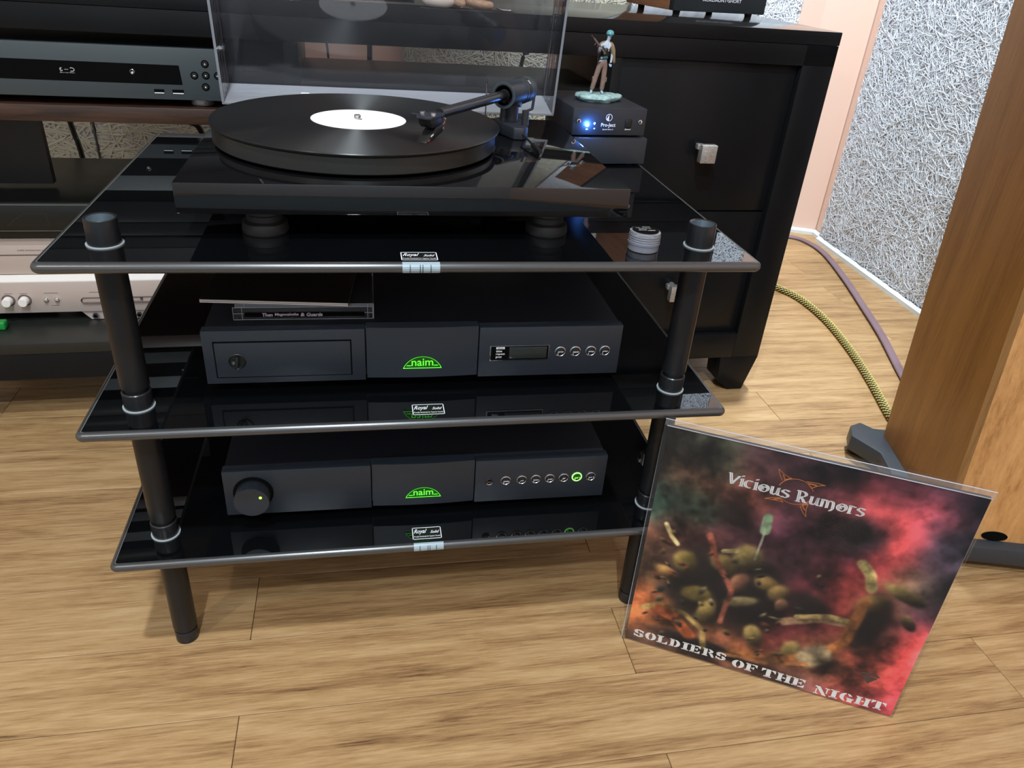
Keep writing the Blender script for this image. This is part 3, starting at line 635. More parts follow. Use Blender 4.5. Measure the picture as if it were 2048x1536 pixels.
Mt = Matrix((tx, ad, n_)).transposed().to_4x4() if False else Matrix(((tx.x, ad.x, n_.x, 0), (tx.y, ad.y, n_.y, 0), (tx.z, ad.z, n_.z, 0), (0, 0, 0, 1)))
Mt.translation = c0 + ad * .0088 + n_ * .0157
text(g, '30', Mt @ Matrix.Rotation(math.pi / 2, 4, 'Z') @ flat(0, -.0018, 0) if False else Mt @ flat(0, -.0018, 0), width=.0052, height=.0036, bold=.02); g.obj('weight_lettering', 'white', tt)
# headshell and cartridge
Mh = Matrix(((ad.x, -side.x, upv.x, hd.x), (ad.y, -side.y, upv.y, hd.y), (ad.z, -side.z, upv.z, hd.z), (0, 0, 0, 1)))
g = G(); g.prism([(.014, -.0055), (.014, .0055), (.002, .009), (-.018, .0085), (-.022, .003), (-.022, -.003), (-.018, -.0085), (.002, -.009)], -.0012, .0014, M=Mh, bev=.0005)
g.box(-.010, -.006, .008, .020, -.0008, .0006, bev=.0003, M=Mh); hs = g.obj('headshell', 'satin2', tt)
g = G()
for sy in (-.0056, .0056): g.lathe([(0, .0014), (.0026, .0014), (.0026, .0042), (0, .0046)], (-.011, sy, 0), M=Mh, seg=14)
g.obj('headshell_screw', 'chrome', tt)
zc = -(hd.z - zr) + .0006
g = G(); My = Mh @ Matrix(((1, 0, 0, 0), (0, 0, 1, 0), (0, 1, 0, 0), (0, 0, 0, 1)))
g.prism([(.004, -.0012), (-.018, -.0012), (-.016, -.006), (-.012, -.010), (.004, -.008)], -.007, .007, M=My, bev=.0006); g.obj('cartridge_mount', 'black', tt)
g = G(); g.prism([(.010, -.0085), (-.004, -.0100), (-.021, zc + .0022), (-.023, zc + .0008), (-.012, zc + .0012), (.010, -.0165)], -.0055, .0055, M=My, bev=.0004)
g.prism([(-.0165, zc + .0036), (-.0200, zc + .0022), (-.0190, zc + .0012), (-.0160, zc + .0022)], -.0058, .0058, M=My, mi=1); g.prism([(-.009, -.0170), (-.014, -.0182), (-.014, -.0170), (-.009, -.0155)], -.0058, .0058, M=My, mi=2)
ct = g.obj('cartridge', ['black', 'red', 'white'], tt)
g = G()
for k, (dy, dz) in enumerate(((-.003, -.0100), (.003, -.0100), (-.003, -.0142), (.003, -.0142))):
    q = Mh @ Vector((.010, dy, dz)); g.cyl(q, q + ad * .006, .0008, seg=8, mi=0); r_ = q + ad * .006
    g.tube([r_, r_ + ad * .004 + upv * .004, Mh @ Vector((.014, dy * .6, -.002))], .0005, seg=6, mi=1 + k % 3)
g.obj('cartridge_wires', ['brass', 'white', 'greenplastic', 'red'], tt)
g = G(); g.tube([(.4275 - PX, .352 - PY, z1), (.4275 - PX, .352 - PY, z1 + .046), (.4270 - PX, .350 - PY, z1 + .049), (.4262 - PX, .347 - PY, z1 + .0465)], .0009, seg=8); g.obj('thread_hook', 'darkchrome', tt)
# dust cover, hinged at the back and standing open
phi = 10.3 * D2R; hw0, hw1 = -.001, .414; hy, hz, hc, hl, ta = .324, z1 + .004, .068, .300, .0030
Mc = Matrix.Translation((0, hy, hz)) @ Matrix.Rotation(phi, 4, 'X')
g = G()
g.box(hw0, hw1, hc - ta, hc, 0.0, hl, bev=.0004, seg=1, M=Mc)          # lid sheet
g.box(hw0, hw1, 0.0, hc - ta - .0001, 0.0, ta, bev=.0004, seg=1, M=Mc, mi=1) # rear wall, lying flat now: dust has settled on it
g.box(hw0, hw0 + ta, 0.0, hc - ta - .0001, ta + .0001, hl, bev=.0004, seg=1, M=Mc); g.box(hw1 - ta, hw1, 0.0, hc - ta - .0001, ta + .0001, hl, bev=.0004, seg=1, M=Mc)
g.box(hw0 + ta, hw1 - ta, 0.0, hc - ta - .0001, hl - ta, hl, bev=.0004, seg=1, M=Mc)
dcm = g.obj('dust_cover', ['acrylic', 'acrylic_dusty'], tt)
g = G()
for x in (hw0, hw1 - ta):
    g = G(); g.box(x, x + ta, -.0006, -.0001, ta, hl, M=Mc); g.obj('cover_edge_highlight', 'acrylic_edge_highlight', tt)  # thin strip laid on as a painted edge highlight
for x in (hw0, hw1 - .0008):
    g = G(); g.box(x, x + .0008, hc - .0004, hc + .0003, 0, hl, M=Mc); g.obj('cover_edge_highlight', 'acrylic_edge_highlight', tt)
g = G()
for x in (.045, .345):
    g.box(x, x + .03, .310, .3225, z1 - .012, z1 + .006, bev=.001); g.box(x + .004, x + .026, .3226, .345, z1 - .004, z1 + .0036, bev=.001)
g.obj('hinge', 'black', tt)

rec = thing('vinyl_record', 'black long-playing record with white label on the turntable platter', 'record', (.2675, .219, ZT + zr + .0001))
g = G(); g.lathe([(.0037, 0.0), (.1500, 0.0), (.1506, .0008), (.1500, .0016), (.1475, .0017), (.1460, .0014), (.0560, .0014), (.0500, .0017), (.0037, .0017), (.0037, 0)], seg=128); g.obj('disc', 'vinyl', rec)
g = G(); g.lathe([(.0037, .0018), (.0500, .0018), (.0500, .0020), (.0037, .0020), (.0037, .0018)], seg=72); g.obj('paper_label', 'label', rec)

# ------------------------------------------------------------------ small boxes, figurine, pot
ba = math.atan2(.0092, .1031)
def mini_box(name, label, x, y, z, h_):
    t = thing(name, label, 'box', (x, y, z), ba)
    for fx in (.016, .088):
        for fy in (.015, .090):
            g = G(); g.lathe([(0, 0), (.006, 0), (.006, .0026), (0, .0026)], (fx, fy, 0), seg=16); g.obj('foot', 'rubber', t)
    g = G(); g.box(0, .1045, .0022, .107, .0026, h_, bev=.0018, seg=3); g.obj('case', 'satin2', t)
    g = G(); g.box(.0005, .1040, 0, .0021, .0028, h_ - .0002, bev=.0007); f = g.obj('front_plate', 'satin', t)
    return t, f
lb, lbf = mini_box('phono_box', 'plain black small box under the one with the blue light', .5450, .3530, ZT, .0365)
ub, ubf = mini_box('speed_box', 'small black box with blue light and white emblem, atop a plain box', .5405, .3570, ZT + .0366, .0372)
for u in (.0085, .0955):
    g = G(); g.lathe([(.0012, .0006), (.0018, .0016), (.0028, .0014), (.0028, 0)], M=front(u, 0, .0205), seg=18); g.obj('screw', 'chrome', ub)
g = G(); g.ball((.0208, -.0004, .0160), .0026, seg=16, s=(1, .7, 1)); g.obj('lamp', 'blue', ub, label='lit blue indicator lamp')
g = G(); g.ball((.0312, -.0002, .0178), .0017, seg=12, s=(1, .6, 1)); g.obj('lamp', 'white', ub)
g = G(); M = front(.0505, -.0004, .0255)
R0 = .0046
for k in range(28):
    a, b = 2 * math.pi * k / 28, 2 * math.pi * (k + 1) / 28
    g.poly([(R0 * math.cos(a), R0 * math.sin(a)), (R0 * math.cos(b), R0 * math.sin(b)), (R0 * .84 * math.cos(b), R0 * .84 * math.sin(b)), (R0 * .84 * math.cos(a), R0 * .84 * math.sin(a))], M)
g.poly([(0, .0040), (-.0034, -.0022), (-.0024, -.0035), (-.0008, -.0040), (0, -.0041)], M)
text(g, 'Pro-Ject', front(.0505, -.0004, .0125), width=.0205, height=.0060, bold=.02); text(g, 'Speed Box S', front(.0505, -.0004, .0092), width=.0155, height=.0020, shear=.3, bold=.02)
text(g, 'Speed', front(.0790, -.0004, .0095), width=.0090, height=.0022, shear=.3, bold=.02); text(g, '33', front(.0208, -.0004, .0095), width=.0026, height=.0017, bold=.02); text(g, '45', front(.0312, -.0004, .0105), width=.0026, height=.0017, bold=.02)
g.obj('front_lettering', 'white', ub)
g = G(); g.box(.0745, .0835, -.0014, .0004, .0125, .0235, bev=.0013, seg=3); g.obj('speed_button', 'black', ub)
lamp('blue_indicator_glow', ((.5405 + .0208 * math.cos(ba)) + .0006, .3570 + .0018 - .0055, ZT + .0366 + .0160), 0.11, .003, (.08, .28, 1.0), 'POINT')

fig = thing('soldier_figurine', 'painted soldier figurine with rifle and poncho on teal rock base', 'figurine', (.5885, .4135, ZT + .0366 + .0374), ba)
S = 0.001
g = G(); tb = bmesh.new()
rings = []
prof = [(.0, 0), (.80, 0.0), (.86, 2.0), (1.0, 4.5), (.99, 7.0), (.90, 8.8), (0.0, 8.5)]
def rock_r(a): return 1 + .06 * math.sin(3 * a + .5) + .05 * math.sin(5 * a + 2) + .03 * math.sin(9 * a)
for pr, z in prof:
    if pr == 0: rings.append([tb.verts.new((0, 0, z * S))]); continue
    rings.append([tb.verts.new((32.5 * S * pr * rock_r(k * math.pi / 24) * math.cos(k * math.pi / 24) * (1 + .03 * random.uniform(-1, 1)), 21.0 * S * pr * rock_r(k * math.pi / 24) * math.sin(k * math.pi / 24) * (1 + .03 * random.uniform(-1, 1)), (z + random.uniform(-.5, .5) * (z > 0)) * S)) for k in range(48)])
for A, B in zip(rings[:-1], rings[1:]):
    for k in range(48):
        k2 = (k + 1) % 48
        if len(A) == 1: tb.faces.new((A[0], B[k2], B[k]))
        elif len(B) == 1: tb.faces.new((A[k], A[k2], B[0]))
        else: tb.faces.new((A[k], A[k2], B[k2], B[k]))
bmesh.ops.recalc_face_normals(tb, faces=tb.faces); g._in(tb); g.obj('rock_base', 'tealrock', fig, smooth=50)
Z0 = 8.4
def fv(x, y, z): return (x, y, z + Z0)
# body: one continuous surface
bv = [fv(.5, 0, 40), fv(1, 0, 46), fv(2.5, -.3, 55), fv(3.5, 0, 62), fv(4.3, -.4, 66.5), fv(5.0, -1.2, 70), fv(5.6, -1.4, 74.5),
      fv(-4.5, 0, 61.5), fv(-7.0, -1.0, 52), fv(-8.6, -6.5, 55.5), fv(-9.4, -8.2, 57.0),
      fv(11.0, 0, 61), fv(12.6, .4, 52), fv(11.8, -1.2, 43.5), fv(11.0, -2.0, 39.5),
      fv(-3.0, 0, 39), fv(-7.5, -1.2, 22), fv(-11.5, 0, 4), fv(-13.0, -4.0, 1.3), fv(4.0, 0, 39), fv(3.6, -1.4, 21), fv(3.2, -.2, 4), fv(4.2, -4.6, 1.3)]
be = [(0, 1), (1, 2), (2, 3), (3, 4), (4, 5), (5, 6), (3, 7), (7, 8), (8, 9), (9, 10), (3, 11), (11, 12), (12, 13), (13, 14), (0, 15), (15, 16), (16, 17), (17, 18), (0, 19), (19, 20), (20, 21), (21, 22)]
br = [4.6, 4.0, (5.2, 4.0), (5.4, 3.8), 1.9, 2.8, 3.1, 2.4, 1.9, 1.5, 1.4, 2.5, 1.9, 1.5, 1.5, 3.4, 2.6, 1.7, (1.6, 1.2), 3.4, 2.6, 1.7, (1.6, 1.2)]
me = skin_mesh(bv, be, br, 2, S); g = G(); g.mesh(me); body = g.obj('body', 'skin', fig, smooth=0)
body.data.shade_smooth()
# fingers on both hands
g = G()
for hx, hy_, hz_, dx in ((-9.4, -8.2, 57.0, -1), (11.0, -2.0, 39.0, 1)):
    for k in range(4):
        if dx < 0: pts = [fv(hx + k * .9 - 1.4, hy_ - .4, hz_ + .6), fv(hx + k * .9 - 1.6, hy_ - 1.6, hz_ + 1.2), fv(hx + k * .9 - 1.2, hy_ - 1.4, hz_ + 2.4 - .1 * k)]
        else: pts = [fv(hx - 1.2 + k * .8, hy_ - .4, hz_ - .6), fv(hx - 1.4 + k * .85, hy_ - .7, hz_ - 2.2), fv(hx - 1.2 + k * .8, hy_ - 1.2, hz_ - 3.4 - .25 * (k in (1, 2)))]
        g.tube([Vector(p) * S for p in pts], [.00052, .00048, .00036], seg=6)
    g.tube([Vector(p) * S for p in ([fv(hx + 1.6, hy_, hz_), fv(hx + 2.2, hy_ - 1.0, hz_ + .8)] if dx < 0 else [fv(hx - 1.5, hy_ - .2, hz_), fv(hx - 2.3, hy_ - .9, hz_ - 1.4)])], [.0006, .00042], seg=6)
g.obj('fingers', 'skin', fig)
# trousers
me = skin_mesh([fv(.6, 0, 44.5), fv(.5, 0, 40), fv(-3.1, 0, 37), fv(-7.4, -1.0, 22.5), fv(-9.3, -.9, 14), fv(-11.3, -.2, 4.6), fv(4.1, 0, 37), fv(3.8, -1.2, 22), fv(3.6, -.9, 13), fv(3.2, -.2, 4.4)],
               [(0, 1), (1, 2), (2, 3), (3, 4), (4, 5), (1, 6), (6, 7), (7, 8), (8, 9)], [(5.0, 4.3), (5.3, 4.6), 4.1, 3.5, 3.4, 2.9, 4.1, 3.6, 3.5, 2.9], 2, S)
g = G(); g.mesh(me)
for x, z in ((-10.4, 19), (7.0, 19)): g.box((x - 1.4) * S, (x + 1.4) * S, -2.5 * S, 1.6 * S, (z - 3.2 + Z0) * S, (z + 3.2 + Z0) * S, bev=.0006)
g.obj('trousers', 'trouser', fig, smooth=60)
# vest, belt, poncho
me = skin_mesh([fv(.9, 0, 44.5), fv(2.0, -.2, 52), fv(3.2, -.1, 60.5)], [(0, 1), (1, 2)], [(5.6, 5.0), (6.6, 5.4), (7.2, 5.4)], 2, S); g = G(); g.mesh(me); g.obj('vest', 'black', fig, smooth=60)
g = G(); g.tube([Vector(fv(.8 + 5.1 * math.cos(a), 4.6 * math.sin(a), 45.0 + .8 * math.cos(a))) * S for a in [k * math.pi / 10 for k in range(20)]], .0009, seg=6, closed=True); g.ball(tuple(Vector(fv(1.6, -4.6, 46.5)) * S), .0032, s=(1.3, .6, .7), mi=0); g.obj('belt', mat('teal_cloth', s2l((52, 86, 84)), .7), fig)
me = skin_mesh([fv(4.0, 1.0, 64.5), fv(9.5, .2, 62.5), fv(13.2, 1.0, 55), fv(15.0, 1.2, 47), fv(17.4, 1.4, 39), fv(-3.5, 1.2, 63.2), fv(-6.2, .4, 58.5)], [(0, 1), (1, 2), (2, 3), (3, 4), (0, 5), (5, 6)], [(2.6, 2.6), (4.2, 3.9), (4.4, 3.9), (3.4, 3.0), (1.8, 1.8), (3.0, 2.8), (2.4, 2.2)], 2, S)
g = G(); g.mesh(me); g.obj('poncho', 'poncho', fig, smooth=60)
me = skin_mesh([fv(-6.6, -.5, 59), fv(-7.1, -1.2, 51.5), fv(-8.4, -5.2, 54.2)], [(0, 1), (1, 2)], [2.2, 2.0, 1.6], 2, S); g = G(); g.mesh(me); g.obj('sleeve', 'trouser', fig, smooth=60)
# head details, helmet, rifle
g = G(); hc_ = Vector(fv(5.6, -1.4, 74.6)) * S
g.ball(hc_ + Vector((.0002, .0004, .0014)), .0050, seg=20, s=(1, 1.08, .80)); g.tube([hc_ + Vector((.0046 * math.cos(a), .0050 * math.sin(a), .0006)) for a in [k * math.pi / 12 for k in range(24)]], .00055, seg=6, closed=True); g.obj('helmet', 'helmet', fig)
g = G()
for sx in (-.0015, .0017): g.ball(hc_ + Vector((sx, -.0040, .0006)), .0013, seg=12, s=(1.1, .6, .8))
g.obj('goggles', 'darkchrome', fig)
g = G(); g.ball(hc_ + Vector((.0000, -.0036, -.0012)), .0007, s=(.8, 1, 1.2)); g.ball(hc_ + Vector((-.0002, -.0033, -.0028)), .0010, s=(1.3, .5, .35), mi=1)
for sx in (-1, 1): g.ball(hc_ + Vector((sx * .0034, -.0002, -.0008)), .0009, s=(.5, .8, 1.2))
g.obj('face', ['skin', 'gun'], fig)
g = G(); a, b = Vector(fv(-22.5, -7.5, 73)) * S, Vector(fv(-2.8, -6.8, 54.5)) * S; dd = (b - a).normalized()
g.cyl(a, a + dd * .006, .0008, seg=8); g.cyl(a + dd * .0015, a + dd * .002, .0009, seg=8); g.cyl(a + dd * .005, a + dd * .014, .0014, seg=10, mi=1)
for q in (.0145,): g.box(-.0010, .0010, -.0011, .0011, -.0016, .0012, M=Matrix.Translation(a + dd * q) @ dd.to_track_quat('X', 'Z').to_matrix().to_4x4())
g.cyl(a + dd * .011, a + dd * .011 + Vector((-.0022, -.0002, -.0042)), .0008, seg=8); g.cyl(a + dd * .014, b, .0018, .0014, seg=10, mi=1); g.cyl(a + dd * .0155, a + dd * .0155 + Vector((-.0014, 0, -.0030)), .0009, seg=8)
g.cyl(b, b + dd * .003 + Vector((0, 0, -.0012)), .0012, .0016, seg=10, mi=1); g.obj('rifle', ['gun', mat('rifle_wood', s2l((104, 84, 80)), .5)], fig)
g = G(); g.tube([Vector(fv(*p)) * S for p in ((2.0, -3.6, 64.8), (2.8, -4.9, 58.5), (3.6, -5.2, 56.5), (5.2, -4.9, 59), (6.2, -3.4, 64.2))], .00035, seg=6); g.ball(tuple(Vector(fv(3.4, -5.3, 55.6)) * S), .0010, s=(.7, .4, 1.1)); g.ball(tuple(Vector(fv(4.8, -5.2, 55.4)) * S), .0010, s=(.6, .4, 1.0)); g.obj('neck_chain', 'white', fig)
g = G(); g.tube([Vector(fv(*p)) * S for p in ((-9.0, -7.0, 55.0), (-8.8, -4.2, 46), (-7.2, -2.8, 38.5), (-4.5, -3.8, 41.5))], .00045, seg=6); g.obj('sling', 'gun', fig)

pot = thing('cleaner_pot', 'tiny clear round pot with black printed lid on the top glass shelf', 'pot', (.5383, .0398, ZT))
g = G(); g.lathe([(0, .0002), (.0145, .0002), (.0150, .0008), (.0150, .0066), (.0158, .0072), (.0158, .0080), (.0146, .0082)], seg=40); g.obj('pot_body', 'tinclear', pot)
g = G(); g.lathe([(.0146, .0086)] + [(.0156 - (.0004 if k % 2 else 0), .0088 + .0011 * k) for k in range(8)] + [(.0150, .0184), (.0136, .0192), (0, .0192)], seg=40); g.obj('pot_lid', 'tinclear', pot)
g = G(); g.lathe([(0, .0010), (.0140, .0010), (.0140, .0062), (0, .0062)], seg=32); g.obj('pot_filling', mat('grey_gel', (.16, .16, .22), .2), pot)
g = G(); g.lathe([(0, .0194), (.0130, .0194), (.0130, .0195), (0, .0196)], seg=36); g.obj('lid_label', 'gap', pot)
g = G(); Mz = flat(0, 0, .0199)
for k, (x0, x1, y_, th_) in enumerate(((-.001, .0068, .0075, .0009), (-.0086, -.0050, .0052, .0007), (-.0062, .0060, .0034, .0010), (-.0072, .0004, -.0012, .0016), (.0014, .0088, -.0026, .0016))):
    pts = [(x0 + (x1 - x0) * i / 12, y_ + (.0007 * math.sin(i * 2.3 + k) if th_ > .0006 else 0)) for i in range(13)]; nib(g, pts, Mz, n=(.0003, th_ * .5), thin=.00035)
g.obj('lid_lettering', 'label', pot)

# ------------------------------------------------------------------ record sleeve leaning by the rack
BL = Vector((0.5768, -0.0157, 0)); e_ = Vector((0.2754, -0.1488, 0)).normalized(); back = Vector((-e_.y, e_.x, 0)); tl = 2.2 * D2R
sl = thing('record_sleeve', 'square record sleeve with fiery red cover standing on floor beside the rack', 'record sleeve', BL, math.atan2(e_.y, e_.x))
R_ = Matrix.Rotation(-tl, 4, 'X')   # local: x right, z up, leaning back (+y)
CW = 0.313
g = G(); g.box(0, CW, 0.0006, .0042, 0.0006, CW, bev=.0003, seg=1, M=R_); g.obj('card_cover', mat('card_dark', (.05, .03, .03), .5), sl)
def fbm(n, base, octv, seed):
    r = np.random.default_rng(seed); out = np.zeros((n, n)); amp = 1; tot = 0
    for o in range(octv):
        k = base * 2 ** o; gr = r.random((k + 2, k + 2)); t = np.linspace(0, k, n, endpoint=False); i = t.astype(int); f = t - i; f = f * f * (3 - 2 * f)
        a = gr[np.ix_(i, i)]; b = gr[np.ix_(i, i + 1)]; c = gr[np.ix_(i + 1, i)]; d = gr[np.ix_(i + 1, i + 1)]
        out += amp * ((a * (1 - f) + b * f) * (1 - f)[:, None] + (c * (1 - f) + d * f) * f[:, None]); tot += amp; amp *= .55
    return out / tot
def cover_art():
    """generic painted abstract: smoky red clouds with ochre brush marks"""
    n = 300; yy, xx = np.mgrid[0:n, 0:n] / (n - 1.0)   # yy from the top
    wx, wy = fbm(n, 4, 5, 1) - .5, fbm(n, 4, 5, 2) - .5
    U, V = xx + wx * .16, yy + wy * .16
    cp = [(.05, .04, 62, 60, 52), (.2, .05, 74, 76, 60), (.35, .05, 58, 40, 44), (.55, .05, 50, 36, 44), (.75, .06, 80, 44, 52), (.95, .04, 66, 44, 56),
          (.05, .16, 100, 78, 62), (.15, .18, 128, 84, 62), (.3, .16, 150, 84, 70), (.45, .15, 66, 40, 46), (.6, .14, 110, 54, 58), (.72, .13, 150, 62, 62), (.86, .14, 160, 70, 78), (.97, .2, 52, 50, 62),
          (.06, .27, 44, 96, 82), (.17, .28, 66, 104, 80), (.1, .34, 96, 62, 52), (.3, .3, 88, 52, 58), (.42, .3, 76, 42, 54), (.55, .28, 66, 38, 46), (.66, .28, 40, 38, 46), (.8, .27, 152, 60, 60), (.92, .3, 70, 54, 64),
          (.2, .42, 120, 66, 58), (.3, .42, 84, 50, 54), (.5, .4, 80, 46, 56), (.62, .4, 96, 44, 54), (.75, .42, 120, 44, 48), (.88, .42, 110, 90, 66), (.97, .42, 48, 44, 54),
          (.1, .52, 96, 66, 52), (.24, .54, 74, 52, 46), (.4, .54, 66, 44, 42), (.58, .54, 92, 40, 48), (.7, .52, 140, 56, 50), (.8, .55, 92, 62, 46), (.93, .54, 66, 44, 56),
          (.08, .64, 92, 70, 50), (.25, .66, 72, 60, 42), (.42, .66, 60, 46, 40), (.56, .66, 74, 32, 42), (.68, .66, 104, 46, 44), (.82, .66, 74, 46, 44), (.95, .64, 196, 76, 76),
          (.06, .76, 176, 104, 64), (.22, .78, 84, 66, 46), (.4, .78, 82, 50, 42), (.55, .76, 130, 58, 56), (.68, .76, 96, 62, 44), (.84, .74, 176, 84, 66), (.96, .76, 190, 72, 72),
          (.08, .87, 150, 92, 56), (.25, .88, 150, 92, 60), (.42, .88, 164, 100, 66), (.58, .88, 108, 70, 50), (.72, .86, 178, 108, 70), (.86, .85, 172, 88, 68), (.96, .88, 170, 66, 68),
          (.1, .96, 60, 48, 44), (.3, .96, 96, 66, 56), (.5, .96, 84, 58, 52), (.68, .95, 92, 64, 62), (.82, .95, 170, 76, 72), (.95, .96, 150, 64, 76)]
    num = np.zeros((n, n, 3)); den = np.zeros((n, n, 1))
    for u, v, r, gg, b in cp:
        wgt = np.exp(-(((U - u) ** 2 + (V - v) ** 2) / (2 * .055 ** 2)))[..., None] + 1e-9
        num += wgt * np.array([r, gg, b]); den += wgt
    img = num / den
    cl = fbm(n, 7, 6, 3); cl = (cl - cl.mean()) / cl.std(); fine = fbm(n, 18, 4, 4); fine = (fine - fine.mean()) / fine.std()
    img = img * (1.06 + .36 * np.clip(cl, -1.8, 2.0) + .10 * np.clip(fine, -2, 2))[..., None]
    def blob(u, v, a, b, ang, col, hard=10, lit=(-.5, -.6), n_=.12):
        ca, sa = math.cos(ang), math.sin(ang); dx, dy = (xx + wx * .03 - u), (yy + wy * .03 - v)
        p, q = (dx * ca + dy * sa) / a, (-dx * sa + dy * ca) / b; d = np.sqrt(p * p + q * q)
        k = 1 / (1 + np.exp((d - 1) * hard)); sh = np.clip(.62 + .55 * (dx / a * lit[0] + dy / b * lit[1]), .12, 1.15) * (1 + n_ * fine)
        nonlocal img
        img = img * (1 - k[..., None]) + (np.array(col) * sh[..., None]) * k[..., None]
    def stroke(pts, wd, col, k_=36):
        for t in np.linspace(0, 1, k_):
            m = (len(pts) - 1) * t; i = min(int(m), len(pts) - 2); f = m - i
            u = pts[i][0] * (1 - f) + pts[i + 1][0] * f; v = pts[i][1] * (1 - f) + pts[i + 1][1] * f
            d = np.sqrt((xx + wx * .02 - u) ** 2 + (yy + wy * .02 - v) ** 2) / wd; k = (np.exp(-d ** 4) * .8)[..., None]
            nonlocal img
            img = img * (1 - k) + np.array(col) * (1 + .22 * fine[..., None]) * k
    # dark masses, then ochre brush marks: no figures, just patches of the same colours
    r = np.random.default_rng(11)
    for u, v, a, b, an in ((.22, .62, .13, .17, .2), (.42, .62, .12, .18, -.2), (.60, .60, .07, .06, .3), (.81, .60, .05, .13, .1), (.30, .93, .22, .03, .1), (.66, .24, .05, .05, 0)): blob(u, v, a, b, an, (46, 38, 38), 7)
    for u, v, a, b, an, c in ((.16, .55, .045, .05, .3, (196, 170, 92)), (.37, .46, .05, .055, -.3, (190, 166, 100)), (.30, .52, .055, .04, .5, (176, 150, 86)), (.45, .55, .04, .035, 0, (196, 160, 92)), (.50, .58, .035, .045, .6, (168, 138, 84)),
                              (.10, .62, .05, .022, .4, (206, 160, 96)), (.22, .68, .055, .035, -.2, (204, 176, 94)), (.27, .75, .035, .065, .2, (198, 170, 98)), (.38, .66, .06, .025, -.4, (206, 184, 128)), (.46, .80, .035, .05, -.3, (206, 178, 108)),
                              (.60, .82, .032, .045, .2, (196, 170, 104)), (.36, .58, .03, .05, .5, (184, 128, 96)), (.52, .63, .022, .03, 0, (170, 124, 92)), (.88, .45, .075, .028, .35, (164, 142, 86)), (.80, .52, .035, .05, .9, (150, 122, 72)), (.92, .56, .04, .02, .9, (120, 96, 66))):
        blob(u, v, a, b, an, c, 9)
    stroke([(.22, .40), (.26, .5), (.34, .62), (.33, .78)], .012, (148, 84, 66)); stroke([(.54, .70), (.66, .64), (.76, .63)], .016, (150, 120, 90)); stroke([(.58, .66), (.68, .62), (.75, .62)], .010, (190, 166, 106))
    stroke([(.72, .36), (.76, .40), (.78, .46)], .016, (180, 160, 104)); stroke([(.78, .52), (.765, .62), (.76, .72), (.70, .80), (.58, .88), (.40, .905)], .020, (150, 96, 52)); stroke([(.66, .84), (.70, .80)], .04, (140, 124, 96), 10)
    stroke([(.04, .82), (.10, .775), (.2, .79), (.28, .85), (.30, .94)], .013, (156, 132, 80)); stroke([(.1, .80), (.16, .82), (.24, .9)], .022, (170, 92, 52)); stroke([(.36, .94), (.52, .92), (.66, .87)], .010, (160, 108, 66))
    stroke([(.39, .26), (.395, .33)], .014, (120, 140, 110)); stroke([(.395, .33), (.39, .46)], .004, (150, 146, 130)); stroke([(.06, .40), (.09, .45), (.12, .48)], .008, (190, 170, 120)); stroke([(.28, .46), (.33, .44)], .008, (190, 170, 120))
    for k in range(46):   # small flecks of dry paint
        u, v = r.uniform(.04, .62), r.uniform(.42, .92); a, b = r.uniform(.006, .020), r.uniform(.004, .012); c = r.uniform(.6, 1.0) * np.array([(200, 170, 104), (176, 104, 72), (96, 92, 86), (206, 186, 140)][k % 4]); blob(u, v, a, b, r.uniform(-1.2, 1.2), c, 5)
    grey = img.mean(-1, keepdims=True); img = grey + (img - grey) * .95; img = 255 * (np.clip(img, 0, 255) / 255) ** 1.10 * 1.06
    return np.clip(img[::-1], 4, 255)
img = cover_art(); n = img.shape[0]
gx, gz = np.meshgrid(np.linspace(0, CW, n), np.linspace(.0006, CW, n)); V = np.stack([gx.ravel(), np.zeros(n * n), gz.ravel()], -1)
idx = (np.arange(n - 1)[:, None] * n + np.arange(n - 1)[None, :]).ravel(); F = np.stack([idx, idx + 1, idx + n + 1, idx + n], -1)
me = bpy.data.meshes.new('cover_print'); me.vertices.add(len(V)); me.vertices.foreach_set('co', V.ravel()); me.loops.add(F.size); me.loops.foreach_set('vertex_index', F.ravel().astype(np.int32))
me.polygons.add(len(F)); me.polygons.foreach_set('loop_start', (np.arange(len(F)) * 4).astype(np.int32)); me.update(calc_edges=True)
ca = me.color_attributes.new('print', 'FLOAT_COLOR', 'POINT'); lin = img / 255.0; lin = np.where(lin <= .04045, lin / 12.92, ((lin + .055) / 1.055) ** 2.4)
ca.data.foreach_set('color', np.concatenate([lin.reshape(-1, 3), np.ones((n * n, 1))], 1).ravel())
pm = mat('printed_cover', (.5, .1, .1), .38, spec=.12); at = pm.node_tree.nodes.new('ShaderNodeAttribute'); at.attribute_name = 'print'
pm.node_tree.links.new(at.outputs['Color'], pm.node_tree.nodes['Principled BSDF'].inputs['Base Color'])
me.materials.append(pm); me.transform(R_); cpo = bpy.data.objects.new('cover_print', me); sc.collection.objects.link(cpo); cpo.parent = sl; cpo.location = (0, 0.0001, 0)
